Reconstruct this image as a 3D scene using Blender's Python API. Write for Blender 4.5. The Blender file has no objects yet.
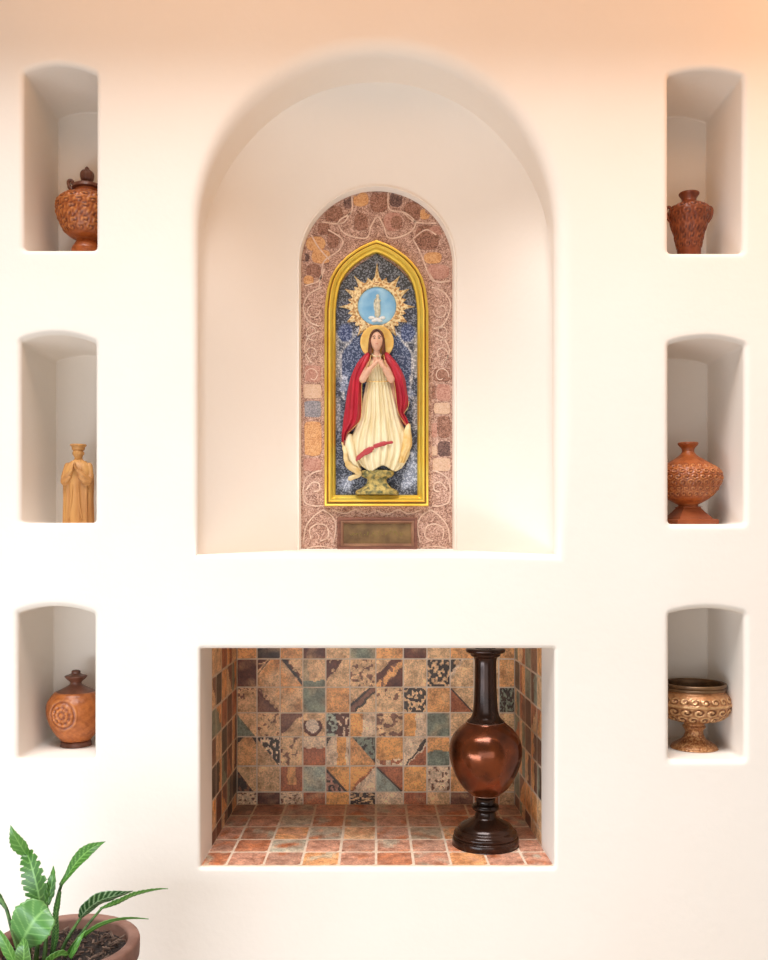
import bpy, bmesh, math, random
from mathutils import Vector, Matrix
random.seed(7)
PI = math.pi
SC = bpy.context.scene
COL = SC.collection
S = 0.003            # metres per photo pixel on the wall plane
D0 = 2.85            # camera to wall
EYE = 1.5
VX, VY = 376.0, 540.0

# ------------------------------------------------------------------ camera
cd = bpy.data.cameras.new('camera')
cam = bpy.data.objects.new('camera', cd)
COL.objects.link(cam)
cam.location = (0, -D0, EYE)
cam.rotation_euler = (PI/2, 0, 0)
cd.sensor_fit = 'AUTO'
cd.sensor_width = 36
cd.lens = 36*950/960
cd.shift_x = 8/960
cd.shift_y = 60/960
SC.camera = cam

# ------------------------------------------------------------------ light
w = bpy.data.worlds.new('world')
SC.world = w
w.use_nodes = True
bg = w.node_tree.nodes['Background']
bg.inputs[0].default_value = (1.0, 0.93, 0.86, 1)
bg.inputs[1].default_value = 0.36

def area(name, loc, target, sx, sy, power, color):
    ld = bpy.data.lights.new(name, 'AREA')
    ld.shape = 'RECTANGLE'; ld.size = sx; ld.size_y = sy
    ld.energy = power; ld.color = color
    o = bpy.data.objects.new(name, ld); COL.objects.link(o)
    o.location = loc
    v = Vector(target)-Vector(loc)
    o.rotation_euler = v.to_track_quat('-Z', 'Y').to_euler()
    return o
area('sky_from_upper_left', (-1.2, -3.7, 9.6), (0, 0, 1.2), 6, 4, 2500, (0.95, 0.97, 1.0))
area('front_fill', (0.0, -3.7, 0.95), (0, 0, 0.9), 3.4, 1.3, 62, (0.96, 0.975, 1.0))  # added fill behind the camera, brightens niche backs and recess tiles
area('daylight_low', (-1.7, -2.3, 0.35), (0.1, 0, 0.5), 2.2, 0.6, 92, (0.80, 0.90, 1.0))
area('warm_top_fill', (0.5, -0.9, 3.25), (0.6, 0, 2.75), 3.6, 0.3, 22, (1.0, 0.52, 0.22))  # added wide fill that tints the top of the wall peach
area('warm_ceiling_lamp', (1.9, -0.55, 3.2), (1.3, 0, 2.6), 0.5, 0.4, 13, (1.0, 0.46, 0.18))

SC.view_settings.view_transform = 'Standard'
SC.view_settings.look = 'None'
SC.view_settings.gamma = 1
SC.view_settings.use_curve_mapping = False
SC.view_settings.exposure = -1.02

# ------------------------------------------------------------------ helpers
def W(px, py, d=0.0):
    k = S*(D0+d)/D0
    return Vector(((px-VX)*k, d, EYE+(VY-py)*k))
def wx(px): return (px-VX)*S
def wz(py): return EYE+(VY-py)*S
def rat(d): return D0/(D0+d)

def nodes(name):
    m = bpy.data.materials.new(name); m.use_nodes = True
    nt = m.node_tree
    return m, nt, nt.nodes['Principled BSDF']

def mat(name, col, rough=0.6, metal=0.0, col2=None, cscale=8, detail=4, lo=.35, hi=.65, bump=0, bscale=40, attr=None,
        spec=None, coat=0, bump_kind='noise', stretch=None):
    m, nt, b = nodes(name)
    L = nt.links.new
    tc = nt.nodes.new('ShaderNodeTexCoord')
    co = tc.outputs['Object']
    if stretch:
        mp = nt.nodes.new('ShaderNodeMapping'); mp.inputs['Scale'].default_value = stretch
        L(co, mp.inputs[0]); co = mp.outputs[0]
    b.inputs['Roughness'].default_value = rough
    b.inputs['Metallic'].default_value = metal
    if spec is not None: b.inputs['Specular IOR Level'].default_value = spec
    if coat: b.inputs['Coat Weight'].default_value = coat; b.inputs['Coat Roughness'].default_value = .15
    src = None
    if attr:
        a = nt.nodes.new('ShaderNodeAttribute'); a.attribute_name = attr
        src = a.outputs['Color']
    if col2 is not None:
        n = nt.nodes.new('ShaderNodeTexNoise'); n.inputs['Scale'].default_value = cscale
        n.inputs['Detail'].default_value = detail; L(co, n.inputs['Vector'])
        r = nt.nodes.new('ShaderNodeMapRange'); r.inputs[1].default_value = lo; r.inputs[2].default_value = hi
        L(n.outputs['Fac'], r.inputs[0])
        mx = nt.nodes.new('ShaderNodeMix'); mx.data_type = 'RGBA'
        L(r.outputs[0], mx.inputs[0])
        if src is not None:
            mx.blend_type = 'MULTIPLY'
            L(src, mx.inputs[6]); mx.inputs[7].default_value = (*col2, 1)
        else:
            mx.inputs[6].default_value = (*col, 1); mx.inputs[7].default_value = (*col2, 1)
        L(mx.outputs[2], b.inputs['Base Color'])
    elif src is not None: L(src, b.inputs['Base Color'])
    else: b.inputs['Base Color'].default_value = (*col, 1)
    if bump:
        if bump_kind == 'noise':
            n2 = nt.nodes.new('ShaderNodeTexNoise'); n2.inputs['Detail'].default_value = 5; o = n2.outputs['Fac']
        else:
            n2 = nt.nodes.new('ShaderNodeTexVoronoi'); o = n2.outputs['Distance']
        n2.inputs['Scale'].default_value = bscale; L(co, n2.inputs['Vector'])
        bp = nt.nodes.new('ShaderNodeBump'); bp.inputs['Strength'].default_value = bump
        bp.inputs['Distance'].default_value = 0.01
        L(o, bp.inputs['Height']); L(bp.outputs[0], b.inputs['Normal'])
    return m

def obj(name, verts, faces, material, parent=None, smooth=True, cols=None, mats=None, midx=None, angle=None):
    off = parent_world(parent) if parent else Vector((0, 0, 0))
    me = bpy.data.meshes.new(name)
    me.from_pydata([tuple(Vector(v)-off) for v in verts], [], faces)
    me.update()
    for mm in (mats or [material]): me.materials.append(mm)
    if midx:
        me.polygons.foreach_set('material_index', midx)
    if smooth: me.polygons.foreach_set('use_smooth', [True]*len(me.polygons))
    if cols:      # one colour per vertex or per face
        if len(cols) == len(verts):
            at = me.color_attributes.new('Col', 'FLOAT_COLOR', 'POINT')
            at.data.foreach_set('color', [c for q in cols for c in (*q, 1)])
        else:
            at = me.color_attributes.new('Col', 'FLOAT_COLOR', 'CORNER')
            flat = []
            for p in me.polygons:
                for _ in p.loop_indices: flat.extend((*cols[p.index], 1))
            at.data.foreach_set('color', flat)
    if angle is not None:
        me.set_sharp_from_angle(angle=angle)
    o = bpy.data.objects.new(name, me); COL.objects.link(o)
    if parent: o.parent = parent
    return o
def parent_world(p):
    v = Vector(p.location)
    while p.parent: p = p.parent; v += Vector(p.location)
    return v
def tag(o, label=None, cat=None, group=None, kind=None):
    if label: o['label'] = label
    if cat: o['category'] = cat
    if group: o['group'] = group
    if kind: o['kind'] = kind
    return o
def thing(name, loc, label, cat, group=None):
    o = bpy.data.objects.new(name, None); COL.objects.link(o)
    o.location = loc; o.empty_display_size = .05
    return tag(o, label, cat, group)
def fix_normals(o):
    bm = bmesh.new(); bm.from_mesh(o.data); bmesh.ops.recalc_face_normals(bm, faces=bm.faces[:]); bm.to_mesh(o.data); bm.free()
    return o

def catmull(pts, n=4):
    pts = [tuple(p) for p in pts]
    out = []
    for i in range(len(pts)-1):
        p0 = pts[max(i-1, 0)]; p1 = pts[i]; p2 = pts[i+1]; p3 = pts[min(i+2, len(pts)-1)]
        for k in range(n):
            t = k/n
            out.append(tuple(0.5*(2*b+(c-a)*t+(2*a-5*b+4*c-d)*t*t+(3*b-a-3*c+d)*t**3) for a, b, c, d in zip(p0, p1, p2, p3)))
    out.append(pts[-1])
    return out
def interp(tab, x):
    if x <= tab[0][0]: return tab[0][1]
    for (a, b), (c, d) in zip(tab, tab[1:]):
        if x <= c: return b+(d-b)*(x-a)/(c-a)
    return tab[-1][1]

def lathe_data(prof, c, N=64, sub=3, disp=None, sx=1, sy=1, squash=None):
    pr = catmull(prof, sub) if sub > 1 else prof
    V = []; F = []
    M = len(pr)
    for j, (r, z) in enumerate(pr):
        r = max(r, 0.0)
        for i in range(N):
            th = 2*PI*i/N
            rr = r+(disp(th, z, r) if disp else 0)
            V.append((c[0]+sx*rr*math.cos(th), c[1]+sy*rr*math.sin(th), c[2]+z))
    for j in range(M-1):
        for i in range(N):
            a = j*N+i; b = j*N+(i+1) % N
            F.append((a, b, b+N, a+N))
    F.append(tuple(range(N-1, -1, -1)))
    F.append(tuple(range((M-1)*N, M*N)))
    return V, F
def lathe(name, prof, c, m, parent=None, angle=math.radians(50), glaze=None, **kw):
    V, F = lathe_data(prof, c, **kw)
    cols = None
    if glaze:      # tone follows the relief: raised ornament lighter, grooves darker
        g0, g1, g2, amp = glaze
        cols = []
        N = kw['N']; pr = catmull(prof, kw.get('sub', 3)); dsp = kw['disp']
        for r_, z in pr:
            for i in range(N):
                q = dsp(2*PI*i/N, z, max(r_, 0))/amp
                q = max(-1, min(1, q))
                cols.append(tuple(a+(b-a)*q for a, b in zip(g1, g2)) if q > 0 else tuple(a+(b-a)*-q for a, b in zip(g1, g0)))
    return obj(name, V, F, m, parent, angle=angle, cols=cols)
M_glaze = mat('relief_toned_glaze', (1, 1, 1), rough=.36, attr='Col', col2=(.62, .50, .42), cscale=55, lo=.42, hi=.72, bump=.15, bscale=160)
M_glbr = mat('relief_toned_bronze', (1, 1, 1), rough=.30, metal=.35, attr='Col', col2=(.6, .5, .42), cscale=70, lo=.42, hi=.72, bump=.15, bscale=160)

def tube_data(pts, rad, N=10, cap=True, flat=1.0, flatdir=None):
    pts = [Vector(p) for p in pts]
    if not isinstance(rad, (list, tuple)): rad = [rad]*len(pts)
    V = []; F = []
    t0 = (pts[1]-pts[0]).normalized()
    up = Vector(flatdir) if flatdir else (Vector((0, 1, 0)) if abs(t0.y) < .9 else Vector((1, 0, 0)))
    rings = []
    P = list(zip(pts, rad))
    if cap:   # rounded ends
        def capr(p, d, r, first):
            res = []
            for a in (80, 50, 22):
                a = math.radians(a); res.append((p+d*r*math.sin(a), r*math.cos(a)))
            return res if first else res[::-1]
        d0 = (pts[0]-pts[1]).normalized(); d1 = (pts[-1]-pts[-2]).normalized()
        P = capr(pts[0], d0, rad[0], True)+P+capr(pts[-1], d1, rad[-1], False)
    n = len(P)
    for i, (p, r) in enumerate(P):
        t = (P[min(i+1, n-1)][0]-P[max(i-1, 0)][0])
        t = t.normalized() if t.length > 1e-9 else t0
        a = (up-t*up.dot(t))
        a = a.normalized() if a.length > 1e-6 else Vector((1, 0, 0))
        if not flatdir: up = a
        b = t.cross(a)
        for k in range(N):
            th = 2*PI*k/N
            V.append(p+a*r*flat*math.cos(th)+b*r*math.sin(th))
    for j in range(n-1):
        for k in range(N):
            x = j*N+k; y = j*N+(k+1) % N
            F.append((x, y, y+N, x+N))
    F.append(tuple(range(N-1, -1, -1))); F.append(tuple(range((n-1)*N, n*N)))
    return V, F
def ellipsoid_data(c, rx, ry, rz, nu=20, nv=14, fn=None):
    V = []; F = []
    for j in range(nv+1):
        ph = -PI/2+PI*j/nv
        for i in range(nu):
            th = 2*PI*i/nu
            v = Vector((math.cos(ph)*math.cos(th), math.cos(ph)*math.sin(th), math.sin(ph)))
            if fn: v = fn(v)
            V.append((c[0]+rx*v.x, c[1]+ry*v.y, c[2]+rz*v.z))
    for j in range(nv):
        for i in range(nu):
            a = j*nu+i; b = j*nu+(i+1) % nu
            F.append((a, b, b+nu, a+nu))
    return V, F
def join(*ds):
    V = []; F = []
    for v, f in ds:
        o = len(V); V += [tuple(x) for x in v]; F += [tuple(i+o for i in q) for q in f]
    return V, F
def box_data(x0, x1, y0, y1, z0, z1):
    V = [(x0,y0,z0),(x1,y0,z0),(x1,y1,z0),(x0,y1,z0),(x0,y0,z1),(x1,y0,z1),(x1,y1,z1),(x0,y1,z1)]
    F = [(0,3,2,1),(4,5,6,7),(0,1,5,4),(1,2,6,5),(2,3,7,6),(3,0,4,7)]
    return V, F

def offset_poly(pts, d):
    """inward offset (d>0) of a closed CCW polyline, mitred; d may be a list"""
    n = len(pts); out = []
    for i in range(n):
        p0 = Vector(pts[i-1]); p1 = Vector(pts[i]); p2 = Vector(pts[(i+1) % n])
        e0 = (p1-p0).normalized(); e1 = (p2-p1).normalized()
        n0 = Vector((-e0.y, e0.x)); n1 = Vector((-e1.y, e1.x))
        nn = (n0+n1)
        if nn.length < 1e-6: nn = n0
        nn.normalize()
        k = 1/max(nn.dot(n0), .35)
        dd = d[i] if isinstance(d, list) else d
        out.append(tuple(p1+nn*dd*k))
    return out
def fillet(pts, radii, n=5):
    """round the corners of a closed polygon (list of 2D pts)"""
    out = []; N = len(pts)
    for i in range(N):
        p = Vector(pts[i]); r = radii[i]
        if r <= 0: out.append(tuple(p)); continue
        a = (Vector(pts[i-1])-p); b = (Vector(pts[(i+1) % N])-p)
        la = min(r, a.length*.45); lb = min(r, b.length*.45)
        A = p+a.normalized()*la; B = p+b.normalized()*lb
        for k in range(n+1):
            t = k/n
            q = A*(1-t)**2+p*2*t*(1-t)+B*t*t
            out.append(tuple(q))
    return out

# ------------------------------------------------------------------ materials
M_wall = mat('plaster', (.86, .785, .70), rough=.85, col2=(.845, .765, .675), cscale=2.2, bump=.10, bscale=38, spec=.2)
M_floor = mat('paving', (.42, .34, .27), rough=.8, col2=(.33, .26, .2), cscale=5, bump=.2, bscale=30)

# ------------------------------------------------------------------ wall with niches
WV = []; WF = []; rims = []; CAPS = []
def add_ring(pts2, depth):
    i0 = len(WV)
    for i, p in enumerate(pts2):
        d = depth[i] if isinstance(depth, list) else depth
        WV.append((p[0], d, p[1]))
    return list(range(i0, i0+len(pts2)))
def bridge(a, b):
    n = len(a)
    for i in range(n):
        WF.append((a[i], a[(i+1) % n], b[(i+1) % n], b[i]))
def opening(outline, lip, rings, cap=True):
    """outline: closed CCW 2D (x,z) at the inner edge of the rounded lip"""
    n = len(outline)
    lp = lip if isinstance(lip, list) else [lip]*n
    first = add_ring(offset_poly(outline, [-l-0.012 for l in lp]), 0.0)
    rims.append(first)
    prev = first
    for k in range(0, 9):
        t = PI/2*k/8
        r = add_ring(offset_poly(outline, [-l*(1-math.sin(t)) for l in lp]), [l*(1-math.cos(t)) for l in lp])
        bridge(prev, r); prev = r
    for pts, dep in rings:
        r = add_ring(pts, dep); bridge(prev, r); prev = r
    if cap:
        cxx = sum(WV[q][0] for q in prev)/len(prev); czz = sum(WV[q][2] for q in prev)/len(prev)
        WV.append((cxx, WV[prev[0]][1], czz)); ctr = len(WV)-1
        for q in range(len(prev)):
            CAPS.append(len(WF)); WF.append((prev[q], prev[(q+1) % len(prev)], ctr))
    return prev

def seg_arch(xl, xr, yb, yl, yp, yr, n=14):
    """shallow arched niche outline, CCW seen from the front, in photo px on the wall plane"""
    pts = [(wx(xl), wz(yb)), (wx(xr), wz(yb))]
    xp = (xl+xr)/2
    arc = []
    for i in range(n+1):
        t = i/n
        x = xr+(xl-xr)*t
        base = yr+(yl-yr)*t
        rise = ((yl+yr)/2-yp)
        arc.append((wx(x), wz(base-rise*(1-(2*t-1)**2))))
    allp = pts+arc
    rad = [.012, .012]+[.012]+[0]*(len(arc)-2)+[.012]
    return fillet(allp, rad, 4)
def small_niche(xl, xr, yb, yl, yp, yr, hide, shift=12, depth=.317, lip=.018):
    o = seg_arch(xl, xr, yb, yl, yp, yr)
    mid = (wx(xl)+wx(xr))/2
    def shifted(f):
        q = []
        for x, z in o:
            if hide > 0: q.append((x+shift*S*f*max(0, (x-mid)/(wx(xr)-mid)), z))
            else: q.append((x-shift*S*f*max(0, (mid-x)/(mid-wx(xl))), z))
        return q
    rings = []
    for dd, f in ((.05, .6), (.10, 1), (.2, 1), (.29, 1)):
        rings.append((shifted(f), dd))
    rings.append((offset_poly(shifted(1), .001), .313))
    rings.append((offset_poly(shifted(1), .005), depth))
    opening(o, lip, rings)
niches = [(23, 96, 249.5, 72, 64.5, 74, 1), (20.5, 95, 522.8, 341, 334.5, 343, 1), (17.5, 94, 759.5, 613, 606.5, 614, 1),
          (668.5, 743, 252.5, 75, 69, 76, -1), (669, 744.5, 524, 344, 338, 345, -1), (669.5, 744.5, 760, 614, 608.5, 614, -1)]
for a in niches: small_niche(*a)

# large arched niche (arch, then a splayed bowl running in to the mosaic panel)
NA = 48
def arch_pts(xl, xr, yb, ytop, yspring, scale=1.0, n=NA, nv=10):
    """CCW: bottom-left -> bottom-right -> up right side -> arc -> down left side"""
    p = []
    nb = 12
    for i in range(nb): p.append((xl+(xr-xl)*i/nb, yb))
    for i in range(nv): p.append((xr, yb+(yspring-yb)*i/nv))
    cx = (xl+xr)/2; rx = (xr-xl)/2; ry = yspring-ytop
    for i in range(n+1):
        a = PI*i/n
        p.append((cx+rx*math.cos(a), yspring-ry*math.sin(a)))
    for i in range(1, nv): p.append((xl, yspring+(yb-yspring)*i/nv))
    return p
pA = arch_pts(197.5, 555.5, 554.5, 51, 232)
oA = [(wx(x), wz(y)) for x, y in pA]
lipA = []; dep1 = []
for x, y in pA:
    up = max(0, min(1, (330-y)/250)); right = max(0, min(1, (x-300)/200))
    l = .02+.030*max(up, right*.9)
    if y > 553: l = .012
    lipA.append(l)
# smooth the lip radius along the outline
for _ in range(6):
    lipA = [(lipA[i-1]+lipA[i]*2+lipA[(i+1) % len(lipA)])/4 for i in range(len(lipA))]
dP = .36
kP = (D0+dP)/D0
inner = arch_pts(299.5, 454, 550.0, 187.5, 264)
innerW = [(wx(VX+(x-VX)*kP), wz(VY+(y-VY)*kP)) for x, y in inner]
for i in range(len(lipA)):
    x, y = pA[i]
    s = max(0, min(1, (330-y)/230)); s = s*s*(3-2*s)
    if y > 553: s = 0
    dep1.append(max(.045+.15*s, lipA[i]+.005))
ringsA = [(oA, dep1)]
for f in (.06, .16, .35, .6, .85):
    pts = []; dd = []
    for i in range(len(oA)):
        pts.append((oA[i][0]*(1-f)+innerW[i][0]*f, oA[i][1]*(1-f)+innerW[i][1]*f))
        g = f if f >= .35 else f*1.25+(.35-.35*1.25)*(f/.35)**2
        # round the meeting of reveal and bowl
        dd.append(dep1[i]+(dP-dep1[i])*(1-(1-f)**1.35))
    ringsA.append((pts, dd))
ringsA.append((offset_poly(innerW, -.008), dP-.001)); ringsA.append((offset_poly(innerW, -.006), dP-.006)); ringsA.append((offset_poly(innerW, -.001), dP-.006)); ringsA.append((innerW, dP))
ringsA.append((offset_poly(innerW, .003), dP+.004))
ringsA.append((offset_poly(innerW, .004), dP+.034))
opening(oA, lipA, ringsA)

# lower rectangular recess
XL, XR, YT, YB = 200.0, 554.5, 648.5, 868.0
def splay(x, d):      # the recess narrows a little towards its back
    t = min(1, d/.677); c = wx(376)
    return c+(x-c)*(1+t*((wx(547.3)-c)/(wx(XR)-c)-1) if x > c else 1+t*((wx(204)-c)/(wx(XL)-c)-1))
oR = fillet([(wx(XL), wz(YB)), (wx(XR), wz(YB)), (wx(XR), wz(YT)), (wx(XL), wz(YT))], [.006]*4, 3)
sR = lambda o, d: [(splay(x, d), z) for x, z in o]
opening(oR, .012, [(sR(oR, .10), .10), (sR(oR, .186), .186), (sR(offset_poly(oR, -.0075), .187), .187), (sR(offset_poly(oR, -.0075), .70), .70)])

me = bpy.data.meshes.new('wall_back')
bm = bmesh.new()
vs = [bm.verts.new(v) for v in WV]
for f in WF: bm.faces.new([vs[i] for i in f])
X0, X1, Z0, Z1 = -2.4, 2.4, 0, 3.38
ov = [bm.verts.new(p) for p in ((X0, 0, Z0), (X1, 0, Z0), (X1, 0, Z1), (X0, 0, Z1))]
edges = [bm.edges.new((ov[i], ov[(i+1) % 4])) for i in range(4)]
for ring in rims:
    for i in range(len(ring)):
        edges.append(bm.edges.get((vs[ring[i]], vs[ring[(i+1) % len(ring)]])))
nf = len(bm.faces)
bmesh.ops.triangle_fill(bm, edges=edges, use_beauty=True, use_dissolve=False)
# thickness behind the wall
bk = [bm.verts.new((v.co.x, .85, v.co.z)) for v in ov]
for i in range(4): bm.faces.new((ov[i], ov[(i+1) % 4], bk[(i+1) % 4], bk[i]))
bm.faces.new(bk)
bmesh.ops.recalc_face_normals(bm, faces=bm.faces[:])
bm.faces.ensure_lookup_table()
for f in bm.faces: f.smooth = True
for q in CAPS: bm.faces[q].smooth = False
bm.to_mesh(me); bm.free()
me.set_sharp_from_angle(angle=math.radians(42))
me.materials.append(M_wall)
wall = bpy.data.objects.new('wall_back', me); COL.objects.link(wall)
tag(wall, kind='structure')

ce = obj('shading_eave', *box_data(-2.4, 2.4, -.40, 0.85, 3.38, 3.5), mat('bounce_boards', (.50, .27, .13), rough=.7, col2=(.38, .19, .09), cscale=6, stretch=(1, 8, 1)), smooth=False)  # unseen overhang, added to shade the upper wall and bounce warm light
tag(ce, kind='structure')
fl = obj('floor', *box_data(-2.4, 2.4, -4.2, 0.85, -.1, 0), M_floor, smooth=False)
tag(fl, kind='structure')

# ------------------------------------------------------------------ tile sheets
def tile_mat():
    m, nt, b = nodes('slate_tile'); L = nt.links.new
    a = nt.nodes.new('ShaderNodeAttribute'); a.attribute_name = 'Col'
    tc = nt.nodes.new('ShaderNodeTexCoord')
    n = nt.nodes.new('ShaderNodeTexNoise'); n.inputs['Scale'].default_value = 26; n.inputs['Detail'].default_value = 8
    n.inputs['Roughness'].default_value = .7
    L(tc.outputs['Object'], n.inputs['Vector'])
    r = nt.nodes.new('ShaderNodeValToRGB')
    e = r.color_ramp.elements
    e[0].position = .32; e[0].color = (.50, .38, .30, 1); e[1].position = .68; e[1].color = (1.5, 1.42, 1.25, 1)
    x = e.new(.5); x.color = (1, .96, .92, 1)
    L(n.outputs['Fac'], r.inputs[0])
    mx = nt.nodes.new('ShaderNodeMix'); mx.data_type = 'RGBA'; mx.blend_type = 'MULTIPLY'; mx.inputs[0].default_value = 1
    L(a.outputs['Color'], mx.inputs[6]); L(r.outputs[0], mx.inputs[7])
    # fine grain
    n2 = nt.nodes.new('ShaderNodeTexNoise'); n2.inputs['Scale'].default_value = 190; n2.inputs['Detail'].default_value = 3
    L(tc.outputs['Object'], n2.inputs['Vector'])
    r2 = nt.nodes.new('ShaderNodeMapRange'); r2.inputs[1].default_value = .3; r2.inputs[2].default_value = .7
    r2.inputs[3].default_value = .66; r2.inputs[4].default_value = 1.3
    L(n2.outputs['Fac'], r2.inputs[0])
    mx2 = nt.nodes.new('ShaderNodeVectorMath'); mx2.operation = 'SCALE'
    L(mx.outputs[2], mx2.inputs[0]); L(r2.outputs[0], mx2.inputs['Scale'])
    L(mx2.outputs[0], b.inputs['Base Color'])
    b.inputs['Roughness'].default_value = .42
    bp = nt.nodes.new('ShaderNodeBump'); bp.inputs['Strength'].default_value = .35; bp.inputs['Distance'].default_value = .006
    L(n.outputs['Fac'], bp.inputs['Height']); L(bp.outputs[0], b.inputs['Normal'])
    return m
M_tile = tile_mat()
M_grout = mat('grout', (.78, .62, .47), rough=.9, col2=(.66, .50, .36), cscale=40)
PAL = dict(t=(.80,.52,.28), o=(.80,.40,.15), y=(.85,.63,.42), b=(.15,.052,.028), r=(.46,.155,.065), g=(.24,.27,.20), d=(.075,.052,.038),
           l=(.42,.46,.37), p=(.52,.27,.19), q=(.40,.24,.18), w=(.80,.64,.48), n=(.26,.12,.07), O=(.86,.42,.13))
def lerp3(a, b, t): return tuple(x+(y-x)*t for x, y in zip(a, b))

def tile_sheet(name, us, vs_, place, paint, parent, h=.006, g=.0030, sub=20):
    """us, vs_: line positions in metres along the sheet; place(u,v,height)->world; paint(i,j,a,b)->rgb"""
    V = []; F = []; C = []; MI = []
    # grout bed
    u0, u1, v0, v1 = us[0], us[-1], vs_[0], vs_[-1]
    hh = h*.92
    q = [place(u0,v0,0), place(u1,v0,0), place(u1,v1,0), place(u0,v1,0), place(u0,v0,hh), place(u1,v0,hh), place(u1,v1,hh), place(u0,v1,hh)]
    V += q
    for f in ((0,3,2,1),(4,5,6,7),(0,1,5,4),(1,2,6,5),(2,3,7,6),(3,0,4,7)):
        F.append(f); C.append((.5,.4,.3)); MI.append(1)
    for i in range(len(us)-1):
        for j in range(len(vs_)-1):
            a0, a1, b0, b1 = us[i]+g/2, us[i+1]-g/2, vs_[j]+g/2, vs_[j+1]-g/2
            jit = [random.uniform(-.0006, .0006) for _ in range(4)]
            a0 += jit[0]; a1 += jit[1]; b0 += jit[2]; b1 += jit[3]
            nu = max(2, int(sub)); nv = max(2, int(sub))
            base = len(V)
            tilt = random.uniform(-.0005, .0005)
            for y in range(nv+1):
                for x in range(nu+1):
                    edge = x in (0, nu) or y in (0, nv)
                    ua = x/nu; va = y/nv
                    V.append(place(a0+(a1-a0)*ua, b0+(b1-b0)*va, h*.90 if edge else h+tilt*(ua-.5)))
            for y in range(nv):
                for x in range(nu):
                    k = base+y*(nu+1)+x
                    F.append((k, k+1, k+nu+2, k+nu+1)); C.append(paint(i, j, (x+.5)/nu, (y+.5)/nv)); MI.append(0)
    o = obj(name, V, F, M_tile, parent, smooth=False, cols=C, mats=[M_tile, M_grout], midx=MI)
    return fix_normals(o)

import mathutils.noise as mn
def wob(u, v, i, j, s=3.0): return mn.noise(Vector((u*s+i*7.3, v*s+j*5.1, i+j*.37)))
def spk(u, v, i, j, s=7.0): return mn.noise(Vector((u*s+i*9.1, v*s+j*4.7, 3.3+i*.7)))

dB = .677
kB = (D0+dB)/D0
COLS = [204, 257, 280.3, 302.9, 325.8, 349.8, 375.8, 403.3, 426.8, 450.2, 474, 499, 546.5]
COLS[0] = VX+(204-VX)/kB; COLS[-1] = VX+(547.5-VX)/kB
ROWS = [805.5, 792, 766, 736.8, 712.8, 687.3, 659, 629]     # bottom to top
bu = [wx(VX+(x-VX)*kB) for x in COLS]
bv = [wz(VY+(y-VY)*kB) for y in ROWS]
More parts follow.
